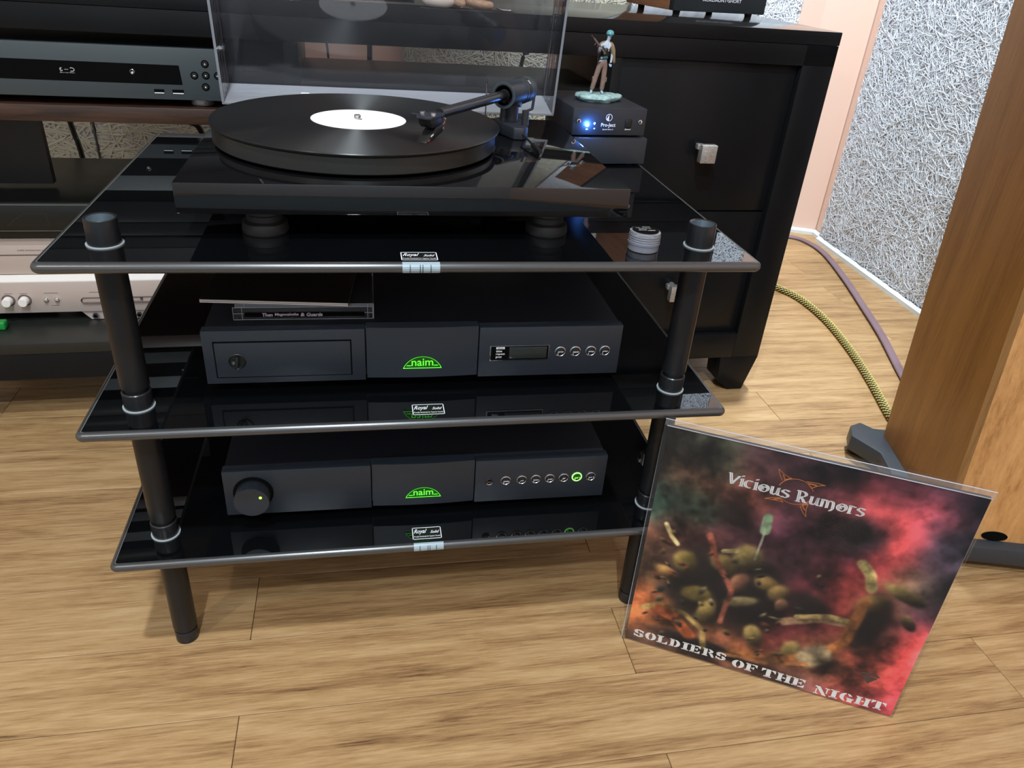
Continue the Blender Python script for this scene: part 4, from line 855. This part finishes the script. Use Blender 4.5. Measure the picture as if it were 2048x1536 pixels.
# title lettering: broad-nib uncials
GL = {
 'V': (1.02, [[(.02, 1.34), (.16, 1.36), (.30, .55), (.42, .02)], [(.42, .02), (.58, .45), (.86, 1.0), (.92, 1.18)]]),
 'i': (.42, [[(.05, .86), (.2, .98), (.2, .06)], [(.05, .02), (.36, .06)], [(.17, 1.30), (.25, 1.34)], [(.19, 1.25), (.23, 1.38)]]),
 'c': (.80, [arc(.42, .5, .34, .46, 55, 300)]),
 'o': (.96, [arc(.46, .5, .36, .44, 0, 360, 22), arc(.40, .52, .15, .16, 20, 300, 10)]),
 'u': (.95, [[(.04, .92), (.18, .98), (.18, .30)] + arc(.38, .28, .2, .24, 180, 290, 6) + [(.66, .34), (.72, .98)], [(.70, .98), (.70, .14), (.86, .04)]]),
 's': (.80, [[(.64, .84)] + arc(.38, .74, .26, .22, 45, 200, 8) + arc(.36, .26, .28, .26, 45, -140, 10)]),
 'R': (1.20, [[(.02, 1.28), (.24, 1.36), (.30, .02)], [(.12, .0), (.46, .02)], arc(.44, 1.0, .42, .34, 110, -80, 12), [(.42, .66), (.70, .34), (.86, .04), (1.06, .06)]]),
 'm': (1.42, [[(.04, .90), (.18, .98), (.18, .04)], arc(.40, .66, .22, .30, 160, 0, 8) + [(.64, .04)], arc(.88, .66, .24, .30, 160, 0, 8) + [(1.16, .10), (1.04, -.18), (.90, -.24)]]),
 'r': (.72, [[(.04, .90), (.18, .98), (.18, .04)], [(.04, .0), (.36, .04)], arc(.42, .64, .24, .30, 150, 50, 7)]),
}
def uncial(g, word, u0, u1, v0, h, slope, yoff, mi=0, grow=0.0):
    tot = sum(GL[c][0] for c in word); k = (u1 - u0) / tot; x = 0.0
    for c in word:
        M = R_ @ front(u0 + x * k, yoff, v0 + slope * x * k) @ Matrix.Diagonal((k, h / 1.36, 1, 1))
        for s_ in GL[c][1]: nib(g, s_, M, n=(.13 + grow, .045 + grow * .5), thin=.055 + grow, mi=mi)
        x += GL[c][0]
g = G(); uncial(g, 'Vicious', .0715, .1365, .2602, .0135, -.02, -.0006); uncial(g, 'Rumors', .1418, .2115, .2582, .0138, .005, -.0006); g.obj('title_lettering', 'label', sl)
g = G(); Me = R_ @ front(0, -.0004, 0); cxr, czr = .1405, .2690
nib(g, arc(cxr, czr, .0175, .0155, 20, 168, 20), Me, n=(.0003, .0003), thin=.0004); nib(g, arc(cxr, czr, .0175, .0155, 205, 340, 20), Me, n=(.0003, .0003), thin=.0004)
for tip, r1, r2 in (((.1184, .2918), (.1250, .2790), (.1330, .2838)), ((.1665, .2846), (.1480, .2842), (.1545, .2775)), ((.1129, .2520), (.1270, .2575), (.1315, .2528)), ((.1581, .2417), (.1490, .2535), (.1560, .2580))):
    t_, a_, b_ = (np.array(q) for q in (tip, r1, r2)); mid = (a_ + b_) / 2
    c1 = [(1 - s) ** 2 * a_ + 2 * s * (1 - s) * (a_ * .35 + t_ * .65 + (a_ - mid) * .35) + s * s * t_ for s in np.linspace(0, 1, 9)]; c2 = [(1 - s) ** 2 * b_ + 2 * s * (1 - s) * (b_ * .55 + t_ * .45 - (b_ - mid) * .55) + s * s * t_ for s in np.linspace(0, 1, 9)]
    nib(g, c1, Me, n=(.0003, .0003), thin=.0004); nib(g, c2, Me, n=(.0003, .0003), thin=.0004); nib(g, [b_, mid * .5 + (a_ * .5), t_ * .45 + mid * .55], Me, n=(.0006, .0004), thin=.0007)
g.obj('title_emblem', 'orange', sl)
# stencil slab capitals
def bar(x0, x1, y0, y1): return [(x0, y0), (x1, y0), (x1, y1), (x0, y1)]
def ringseg(cx, cy, rx, ry, ix, iy, a0, a1, k=8):
    o = arc(cx, cy, rx, ry, a0, a1, k); i = arc(cx, cy, ix, iy, a0, a1, k); return [[o[j], o[j + 1], i[j + 1], i[j]] for j in range(k)]
ST = {
 'S': ringseg(.48, .72, .44, .28, .12, .14, 10, 170) + ringseg(.48, .72, .44, .28, .12, .12, 178, 262) + ringseg(.52, .28, .44, .28, .12, .12, 82, -2) + ringseg(.52, .28, .44, .28, .12, .14, -10, -170) + [bar(.80, .92, .62, .92), bar(.06, .18, .08, .38)],
 'O': ringseg(.5, .5, .5, .5, .17, .40, 98, 262, 12) + ringseg(.5, .5, .5, .5, .17, .40, -82, 82, 12),
 'L': [bar(.12, .46, 0, 1), bar(.0, .58, .88, 1), bar(.0, .46, 0, .12), bar(.52, .98, 0, .13), [(.72, .13), (.98, .13), (.98, .46)]],
 'D': [bar(.10, .42, 0, 1), bar(0, .42, .88, 1), bar(0, .42, 0, .12)] + ringseg(.46, .5, .52, .5, .20, .38, -86, 86, 12),
 'I': [bar(.14, .48, 0, 1), bar(0, .62, .88, 1), bar(0, .62, 0, .12)],
 'E': [bar(.10, .42, 0, 1), bar(0, .42, .88, 1), bar(0, .42, 0, .12), bar(.48, .94, .88, 1), [(.70, .88), (.94, .88), (.94, .62)], bar(.48, .94, 0, .12), [(.70, .12), (.94, .38), (.94, .12)], bar(.48, .72, .44, .56), bar(.62, .72, .34, .66)],
 'R': [bar(.10, .42, 0, 1), bar(0, .42, .88, 1), bar(0, .5, 0, .12), [(.58, .46), (.88, .0), (1.06, .0), (1.06, .10), (.90, .46)]] + ringseg(.5, .74, .44, .26, .14, .14, -84, 88, 10),
 'F': [bar(.10, .42, 0, 1), bar(0, .42, .88, 1), bar(0, .54, 0, .12), bar(.48, .94, .88, 1), [(.70, .88), (.94, .88), (.94, .60)], bar(.48, .72, .44, .56), bar(.62, .72, .34, .66)],
 'T': [bar(.34, .68, 0, 1), bar(.22, .80, 0, .12), bar(-.02, .28, .84, 1), [(-.02, .84), (.20, .84), (-.02, .58)], bar(.74, 1.04, .84, 1), [(.82, .84), (1.04, .84), (1.04, .58)]],
 'H': [bar(.08, .38, 0, 1), bar(0, .46, .88, 1), bar(0, .46, 0, .12), bar(.70, 1.0, 0, 1), bar(.62, 1.08, .88, 1), bar(.62, 1.08, 0, .12), bar(.44, .64, .43, .57)],
 'N': [bar(.10, .20, 0, .66), bar(0, .32, 0, .12), [(.0, 1), (.36, 1), (.98, .0), (.68, .0), (.10, .86), (.0, .88)], bar(.88, .98, .34, 1), bar(.74, 1.10, .88, 1)],
 'G': ringseg(.5, .5, .5, .5, .18, .40, 98, 262, 12) + ringseg(.5, .5, .46, .5, .2, .38, 30, 82, 6) + [bar(.60, .98, .0, .42), bar(.54, 1.06, .36, .48)],
}
STW = {'I': .62, 'S': 1.0, 'O': 1.0}
def stencil(g, word, u0, u1, v0, v1, h):
    ws = [STW.get(c, 1.06) for c in word]; gap = .10; tot = sum(ws) + gap * (len(word) - 1); k = (u1 - u0) / tot; x = 0
    for c, w_ in zip(word, ws):
        M = R_ @ front(u0 + x * k, -.0006, v0 + (v1 - v0) * x / tot) @ Matrix.Diagonal((k, h, 1, 1))
        for q in ST[c]:
            ar = sum(q[i][0] * q[(i + 1) % len(q)][1] - q[(i + 1) % len(q)][0] * q[i][1] for i in range(len(q)))
            if abs(ar) > 1e-7: g.poly(q if ar > 0 else q[::-1], M)
        x += w_ + gap
g = G(); stencil(g, 'SOLDIERS', .0088, .1225, .0085, .0105, .0120); stencil(g, 'OF', .1300, .1610, .0060, .0060, .0122); stencil(g, 'THE', .1650, .2165, .0050, .0045, .0128); stencil(g, 'NIGHT', .2265, .3045, .0020, .0065, .0130)
g.obj('subtitle_lettering', 'label', sl)
g = G(); Mt = R_ @ front(0, -.0004, 0); g.poly([(.2672, .0508), (.2766, .0395), (.2850, .0508)], Mt); g.poly([(.2650, .0522), (.2872, .0522), (.2830, .0558), (.2690, .0558)], Mt); g.obj('label_mark', mat('dark_mark', s2l((74, 58, 50)), .5), sl)
# clear outer sleeve
g = G(); hs_ = .3215
g.box(-.0045, CW + .0022, -.0016, -.0012, .0002, hs_, M=R_); g.box(-.0045, CW + .0022, .0046, .0050, .0002, hs_, M=R_)
g.obj('outer_sleeve', 'poly', sl, smooth=0)
g = G(); rr = random.Random(4); P = [[R_ @ Vector((-.0045 + (CW + .0067) * i / 30, -.0019 - .0006 * rr.random(), CW + .001 + (hs_ - CW - .001) * j / 3)) for j in range(4)] for i in range(31)]
for i in range(30):
    for j in range(3): g.poly([P[i][j], P[i + 1][j], P[i + 1][j + 1], P[i][j + 1]])
g.obj('sleeve_lip', 'polystrip', sl, smooth=0)
g = G(); g.tube([R_ @ Vector(p) for p in ((-.0045, -.0014, .0004), (-.0045, -.0014, hs_), (CW + .0022, -.0014, hs_))], .0005, seg=6); g.tube([R_ @ Vector(p) for p in ((-.002, -.0016, CW + .0006), (CW * .5, -.0018, CW + .0002), (CW + .001, -.0016, CW + .0006))], .0006, seg=6)
g.obj('sleeve_edge', clear_mat('poly_edge', (.8, .8, .85), 1.5, rough=.15, haze=.55), sl)

# ------------------------------------------------------------------ equipment in the cabinet
def cabw(x, d): # world point at world-x on a plane d behind the cabinet front
    u = cabx(x + .035 * d); return CAB + Vector((u * math.cos(CY) - d * math.sin(CY), u * math.sin(CY) + d * math.cos(CY), 0))
p = cabw(-.350, .004); X0 = -.350
dp = thing('disc_player', 'graphite disc player with cross of round buttons on the cabinet shelf', 'disc player', (p.x, p.y, .5137), CY)
zb_, zt_ = .0102, .0775
g = G(); g.box(0, .433, .010, .300, zb_, zt_ - .0005, bev=.001); g.obj('case', 'satin2', dp)
g = G(); g.box(0, .433, 0, .0098, zb_, zt_, bev=.0008); g.obj('front_plate', 'graphite', dp)
g = G(); g.prism([(.080, .0312), (.3790, .0302), (.3772, .0553), (.080, .0565)], -.0006, .0003, M=front(0, 0, 0)); g.obj('display_window', 'gap', dp)
def pu(x): return x - X0
for x, z, ic in ((.0608, .5573, 'play'), (.0614, .5722, 'open'), (.0589, .5422, 'stop'), (.0458, .5568, 'prev'), (.0765, .5573, 'next')):
    g = G(); M = front(pu(x), 0, z - .5137); g.lathe([(0, .0016), (.0032, .0016), (.0038, .0008)], M=M, seg=24); g.lathe([(.0038, .0004), (.0052, .0004), (.0052, -.0005)], M=M, seg=24, mi=1); b_ = g.obj('button', ['black', 'gap'], dp)
    g = G(); M = front(pu(x), -.0017, z - .5137)
    if ic == 'play': g.poly([(-.0008, -.0011), (.0012, 0), (-.0008, .0011)], M)
    elif ic == 'stop': g.poly(bar(-.0008, .0008, -.0008, .0008), M)
    elif ic == 'open': g.poly([(-.0010, -.0002), (.0010, -.0002), (0, .0012)], M); g.poly(bar(-.001, .001, -.0010, -.0006), M)
    else:
        for k in (0, 1): g.poly(bar(-.0013 + k * .0014, -.0003 + k * .0014, -.0006, .0006), M)
    g.obj('button_icon', 'white', b_)
for x, w_ in ((-.0026, .0132), (.0219, .0148)):
    g = G(); c = pu(x); g.box(c - w_ / 2, c + w_ / 2, -.0006, .0004, .5344 - .5137 - .0026, .5344 - .5137 + .0030); pt = g.obj('port', 'gap', dp)
    g = G(); g.box(c - w_ / 2 + .0004, c + w_ / 2 - .0004, -.0010, -.0004, .5344 - .5137 - .0024, .5344 - .5137 - .0012); g.obj('port_lip', 'white', dp)
g = G(); M = front(pu(-.1136), -.0008, .0450); nib(g, arc(-.0070, 0, .0016, .0020, 60, 330, 8), M, n=(.0003, .0003), thin=.0004); nib(g, [(-.0075, .002), (-.0075, -.002)], M, n=(.0003, .0003), thin=.0004); nib(g, arc(.0058, 0, .0030, .0022, 120, -120, 10), M, n=(.0003, .0003), thin=.0005); nib(g, [(-.0028, 0), (.0012, 0)], M, n=(.0003, .0004), thin=.0004); text(g, 'Blu-ray Disc', front(pu(-.1136), -.0008, .0402), width=.018, height=.0014)
g.obj('emblem', 'paperedge', dp)
g = G(); M = front(pu(-.0329), -.0006, .0452); g.lathe([(.0020, 0), (.0028, .0004), (.0034, 0)], M=M, seg=20); g.ball((0, -.0010, .0004), .0013, M=M, mi=1); g.obj('power_button', ['darkchrome', 'white'], dp)
for x in (-.31, .0482):
    for dy in (.03, .25):
        g = G(); g.lathe([(0, 0), (.0145, 0), (.0155, .002), (.0145, zb_ - .0002), (0, zb_ - .0002)], (pu(x), dy, 0), seg=24); g.obj('foot', M_knob if dy < .1 else 'rubber', dp)

p = cabw(-.470, .080); X1 = -.470
sa = thing('silver_amplifier', 'champagne silver amplifier low in the cabinet behind the left rack post', 'amplifier', (p.x, p.y, .1532), CY)
def su(x): return x - X1
g = G(); g.box(.002, .438, .022, .260, .0180, .1390, bev=.001); g.obj('case', 'silver', sa)
g = G(); g.box(0, .440, .012, .0218, .0788, .1392, bev=.001); up_ = g.obj('upper_front', 'silver', sa)
g = G(); g.box(0, .440, 0, .0218, .0168, .0700, bev=.0008); g.prism([(0.0004, .0700), (.0006, .0716), (.0112, .0786), (.0117, .0786), (.0117, .0700)], 0, .440, M=Matrix(((0, 0, 1, 0), (1, 0, 0, 0), (0, 1, 0, 0), (0, 0, 0, 1))), mi=1); lo_ = g.obj('lower_front', ['silver', 'silver_pale_lit'], sa)
g = G(); g.box(.002, .438, .0112, .0123, .1112, .1126); g.obj('groove', 'slot', up_)
g = G(); text(g, 'SUPER INTEGRATED AMPLIFIER', front(su(-.243), .0116, .1185), width=.052, height=.0022); g.obj('front_lettering', 'slot', up_)
for x, r in ((-.2964, .0088), (-.2727, .0088)):
    g = G(); M = front(su(x), 0, .0395); g.lathe([(r + .001, -.0002), (r + .001, .0006), (r * .9, .0010)], M=M, seg=28, mi=1); g.lathe([(r * .82, .0008), (r * .78, .012), (r * .7, .013), (0, .013)], M=M, seg=28); g.obj('knob', ['silver_pale_lit', 'slot'], sa)
for x in (-.2415, -.2254):
    g = G(); M = front(su(x), 0, .0395); g.lathe([(.0042, -.0002), (.0042, .0008), (.0030, .001), (.0026, .0050), (0, .0056)], M=M, seg=18); g.obj('small_knob', 'chrome', sa)
g = G(); g.box(su(-.1900), su(-.040), -.0006, .0003, .0330, .0420, bev=.0042, seg=4); g.obj('slider_slot', 'slot', sa)
g = G(); g.box(su(-.1882), su(-.1560), -.0016, -.0004, .0342, .0408, bev=.0012); g.box(su(-.152), su(-.10), -.0014, -.0004, .0345, .0405, bev=.0008); g.box(su(-.096), su(-.045), -.0016, -.0004, .0342, .0408, bev=.0012); g.obj('slider', 'silver', sa)
g = G()
for a, b in ((-.300, -.288), (-.278, -.266), (-.243, -.222), (-.236, -.224), (-.176, -.160)): g.poly(bar(su(a), su(b), .0508, .0514) if b != -.224 else bar(su(a), su(b), .0292, .0297), front(0, -.0004, 0))
g.obj('front_marks', 'slot', sa)
g = G(); g.prism([(su(-.196), .0167), (su(-.075), .0167), (su(-.088), -.0050 + .006), (su(-.182), -.0050 + .006)], -.004, 0.0, M=front(0, .004, 0)); tb_ = g.obj('socket_plate', 'silver', sa)
for x in (-.1737, -.1063):
    g = G(); M = front(su(x), 0.004, .0088); g.lathe([(.0030, .004), (.0030, .0062), (.0050, .0062), (.0054, .0042)], M=M, seg=6); g.lathe([(0, .0044), (.0031, .0044)], M=M, seg=16, mi=1); g.obj('socket', ['darkchrome', 'gap'], sa)
for x in (-.235, -.09):
    for dy in (.06, .22):
        g = G(); g.lathe([(0, 0), (.017, 0), (.019, .003), (.018, .0168), (0, .0168)], (su(x), dy, 0), seg=24); g.obj('foot', 'silver_pale_lit' if dy < .1 else 'rubber', sa)

p = cabw(-.470, .078)
bc = thing('black_component', 'flat gloss black component stacked on the silver amplifier', 'component', (p.x, p.y, .1532 + .1394), CY)
for x in (.05, .39):
    for dy in (.04, .22):
        g = G(); g.lathe([(0, 0), (.012, 0), (.012, .004), (0, .004)], (x, dy, 0), seg=16); g.obj('foot', 'rubber', bc)
g = G(); g.box(0, .440, .004, .275, .004, .0600, bev=.001); g.obj('case', 'boxblack', bc)
g = G(); g.box(0, .440, 0, .0038, .0175, .0565, bev=.0008); g.obj('front_plate', 'boxblack', bc)
g = G(); g.box(.0, .440, -.0004, .0036, .0572, .0580); g.box(.0, .440, -.0002, .0036, .0164, .0172); g.obj('trim_line', 'edgeline', bc)
g = G(); M = front(su(-.245), -.0003, .026)
nib(g, [(-.022, 0), (.036, 0), (.034, .018), (.004, .019), (-.022, 0)], M, n=(.0001, .0002), thin=.0002); g.obj('reflection_outline', mat('reflection_line', (.06, .055, .045), .5), bc)  # trapezoid reflection on the front, painted as a thin outline
p = Vector((-.3115, .585, .1532))
g = G(); g.box(-.012, .012, -.008, .008, 0, .014, bev=.003, seg=3); g.cyl((-.004, -.008, .006), (-.004, -.013, .006), .003, seg=12)
tag(g.obj('plastic_plug', 'greenplastic', loc=p), 'small green plastic plug on the cabinet floor at the left edge', 'plug')
# cables hanging behind the open bays
def cable(label, pts, r, m='black', name='hanging_cable', group=None):
    g = G(); g.tube(pts, r, seg=8); return tag(g.obj(name, m), label, 'cable', group)
def bez(P, n=10):
    P = [Vector(q) for q in P]; out = []
    for i in range(len(P) - 1):
        p0, p1, p2, p3 = P[max(i - 1, 0)], P[i], P[i + 1], P[min(i + 2, len(P) - 1)]
        for k in range(n):
            t = k / n; out.append(.5 * ((2 * p1) + (p2 - p0) * t + (2 * p0 - 5 * p1 + 4 * p2 - p3) * t * t + (3 * p1 - p0 - 3 * p2 + p3) * t ** 3))
    return out + [P[-1]]
cable('thin black cable hanging before the peach wall in the middle bay', bez([(.2060, 1.0, .75), (.2070, 1.0, .60), (.2110, 1.0, .535), (.2200, 1.02, .40), (.23, 1.05, .004)]), .0022)
cable('thick black cable hanging beside the thin one in the middle bay', bez([(.2915, 1.0, .75), (.2915, 1.0, .60), (.2910, 1.0, .53), (.285, 1.02, .30), (.29, 1.05, .006)]), .0052)
cable('black cable crossing the acoustic panel at the right end of the middle bay', bez([(.625, 1.0, .62), (.609, 1.0, .56), (.596, 1.0, .53), (.58, 1.03, .3), (.6, 1.06, .005)]), .0042)
cable('black cable hanging before the dim panel under the disc player', bez([(-.290, 1.0, .47), (-.285, 1.0, .43), (-.277, 1.0, .37), (-.270, 1.0, .31), (-.26, 1.02, .005)]), .0052)
cable('black cable slanting before the dim panel near the record', bez([(-.092, 1.0, .42), (-.066, 1.0, .40), (-.04, 1.0, .37), (-.03, 1.02, .2), (-.04, 1.05, .005)]), .0058)

# ------------------------------------------------------------------ things on the cabinet top
bs = thing('bookshelf_speaker', 'small bookshelf speaker with black front and cherry side on cabinet top', 'speaker', (.805, .745, Hc), 12 * D2R)
for x in (.02, .175):
    for y in (.02, .14):
        g = G(); g.lathe([(0, 0), (.006, 0), (.007, .0055), (0, .0055)], (x, y, 0), seg=16); g.obj('foot', 'rubber', bs)
g = G(); g.box(0, .195, .016, .165, .0056, .30, bev=.0015); g.obj('cabinet', 'minispk_side', bs)
g = G(); g.box(0, .195, 0, .0158, .0056, .30, bev=.002); g.obj('grille', mat('grille_cloth', (.012, .016, .020), .6), bs)
g = G(); text(g, 'MORDAUNT\u2022SHORT', front(.098, -.0006, .0225), width=.082, height=.0052, bold=.01); g.obj('lettering', 'white', bs)
wa_ = thing('wooden_carving', 'carved wooden animal figure lying on the cabinet top', 'carving', (.412, .592, Hc), .1)
me = skin_mesh([(-.052, .002, .020), (-.03, .002, .024), (0, 0, .024), (.026, 0, .022), (.05, 0, .030), (.062, -.004, .040), (.012, -.012, .010), (.030, -.022, .007), (.050, -.026, .006), (-.008, -.014, .008), (.008, -.026, .0062)],
               [(0, 1), (1, 2), (2, 3), (3, 4), (4, 5), (3, 6), (6, 7), (7, 8), (2, 9), (9, 10)], [.014, .020, .021, .019, .013, .010, .009, .007, .0058, .008, .006], 2, 1.0)
g = G(); g.mesh(me); g.obj('body', 'carving', wa_, smooth=0).data.shade_smooth()
me = skin_mesh([(-.050, -.006, .014), (-.047, -.020, .0075), (-.034, -.029, .0068), (-.018, -.030, .0068), (-.009, -.024, .010)], [(0, 1), (1, 2), (2, 3), (3, 4)], [.008, .007, .0065, .0065, .005], 2, 1.0)
g = G(); g.mesh(me); g.obj('tail', 'palewood', wa_, smooth=0).data.shade_smooth()
g = G(); g.tube([(.052, -.030, .004), (.060, -.032, .002), (.070, -.031, .0016), (.074, -.028, .0016)], .0014, seg=8); g.obj('ring_tip', 'chrome', wa_)

tv = thing('television', 'flat black television on a low foot on the cabinet top', 'television', (-.03, .70, Hc), CY)
g = G(); g.prism([(-.20, -.075), (.20, -.075), (.385, -.052), (.375, .10), (-.375, .10), (-.385, -.052)], .0005, .012, bev=.002); g.obj('foot_plate', 'boxblack', tv)
g = G(); g.box(-.05, .05, .02, .05, .0122, .12, bev=.004); g.obj('neck', 'boxblack', tv)
g = G(); g.box(-.56, .56, .0, .045, .060, .72, bev=.004); g.obj('bezel', 'boxblack', tv)
g = G(); g.box(-.545, .545, -.002, -.0002, .080, .705); g.obj('screen', 'piano', tv)

# ------------------------------------------------------------------ tall speaker on the right
ts_a = -15 * D2R; rake = math.tan(7.5 * D2R)
ts = thing('floor_speaker', 'tall oak floorstanding speaker leaning back on a black plinth', 'speaker', (1.0895, .0885, 0), ts_a)
def rakebox(g, x0, x1, y0, y1, z0, z1, mi=0, M=None):
    g.prism([(y0 + rake * (z0 - .045), z0), (y1 + rake * (z0 - .045), z0), (y1 + rake * (z1 - .045), z1), (y0 + rake * (z1 - .045), z1)], x0, x1, M=Matrix(((0, 0, 1, 0), (1, 0, 0, 0), (0, 1, 0, 0), (0, 0, 0, 1))), mi=mi)
g = G(); rakebox(g, 0, .205, .002, .245, .0452, .98); g.obj('cabinet', 'spk_side', ts)
g = G(); rakebox(g, .0, .205, -.016, .0018, .0452, .98); g.obj('baffle', 'spk_front', ts)
g = G(); Mb = Matrix.Translation((.1025, -.016 + rake * .36, .405)) @ Matrix.Rotation(math.pi / 2 - 7.5 * D2R, 4, 'X')
for z, r in ((.35, .075), (.56, .075), (.74, .03)):
    Mb = Matrix.Translation((.1025, -.016 + rake * (z - .045), z)) @ Matrix.Rotation(math.pi / 2 - math.atan(rake), 4, 'X')
    g.lathe([(r, 0), (r, .004), (r * .92, .005), (r * .86, .002), (r * .3, -.012), (r * .25, -.004), (0, .002)], M=Mb, seg=40)
g.obj('driver', 'black', ts)
g = G(); Mb = Matrix.Translation((.068, -.0163 + rake * .008, .0530)) @ Matrix.Rotation(math.pi / 2 - math.atan(rake), 4, 'X')
g.prism([(.0185 * math.cos(k * math.pi / 14), .0075 * math.sin(k * math.pi / 14)) for k in range(28)], 0, .0012, M=Mb); g.obj('maker_plate', M_['gap'], ts)
g = G()
g.prism([(-.028, -.034), (.233, -.034), (.233, .268), (-.010, .268), (-.028, .285), (-.050, .270), (-.058, .235), (-.024, .190)], .016, .0450, bev=.003); g.obj('plinth', 'spk_plinth', ts)
for x, y in ((-.02, -.02), (.22, -.02), (.22, .255), (-.035, .255)):
    g = G(); g.lathe([(0, 0), (.010, 0), (.013, .004), (.013, .0158), (0, .0158)], (x, y, 0), seg=18); g.obj('foot', 'rubber', ts)

# ------------------------------------------------------------------ floor cables
path = bez([(1.290, 1.16, .008), (1.3366, 1.0692, .008), (1.3655, .9907, .008), (1.3655, .8632, .008), (1.3370, .7085, .008), (1.3006, .5757, .008), (1.2600, .4519, .008), (1.2560, .4253, .008), (1.272, .410, .0085), (1.30, .398, .010)], 9)
yc = thing('braided_cable', 'thick yellow and black braided cable curving across floor to the tall speaker', 'cable', (0, 0, 0))
g = G(); g.tube(path, .0072, seg=12); g.obj('core', 'blackbraid', yc)
# braid: plump yellow stitches in two rows of helices around the core
d = [0.0]
for a, b in zip(path[:-1], path[1:]): d.append(d[-1] + (b - a).length)
g = G(); Ltot = d[-1]; s = 0.004; kk = 0
def at_s(s):
    i = max(0, min(len(d) - 2, int(np.searchsorted(d, s)) - 1)); f = (s - d[i]) / max(1e-9, d[i + 1] - d[i]); return path[i].lerp(path[i + 1], f), (path[i + 1] - path[i]).normalized()
while s < Ltot - .004:
    p_, t_ = at_s(s); sd = t_.cross(Vector((0, 0, 1))).normalized(); uu = sd.cross(t_)
    for j in range(6):
        a = 2 * math.pi * j / 6 + (math.pi / 6 if kk % 2 else 0)
        nrm_ = sd * math.cos(a) + uu * math.sin(a); tg = (t_ + (-sd * math.sin(a) + uu * math.cos(a)) * .55).normalized(); bn = nrm_.cross(tg)
        c = p_ + nrm_ * .0072; tb = bmesh.new(); L2, W2 = .0038, .0018
        vs = [tb.verts.new(c + tg * x + bn * y + nrm_ * z) for x, y, z in ((-L2, 0, 0), (0, -W2, .0), (L2, 0, 0), (0, W2, .0), (0, 0, .0011))]
        for i in range(4): tb.faces.new((vs[i], vs[(i + 1) % 4], vs[4]))
        g._in(tb)
    s += .0050; kk += 1
o = g.obj('braid', 'yellow', yc, smooth=0); o['kind'] = 'stuff'
pp = bez([(1.50, 1.50, .006), (1.5907, 1.4719, .006), (1.6263, 1.4255, .006), (1.6269, 1.3174, .007), (1.5756, 1.1236, .008), (1.5123, .9272, .008), (1.4609, .7744, .008), (1.4015, .6204, .006), (1.363, .5176, .005), (1.31, .40, .005)], 8)
g = G(); g.tube(pp, .012, seg=10, flat=(.0095, .0042)); tag(g.obj('ribbon_cable', 'purple'), 'flat mauve cable running along the white skirting to the tall speaker', 'cable')
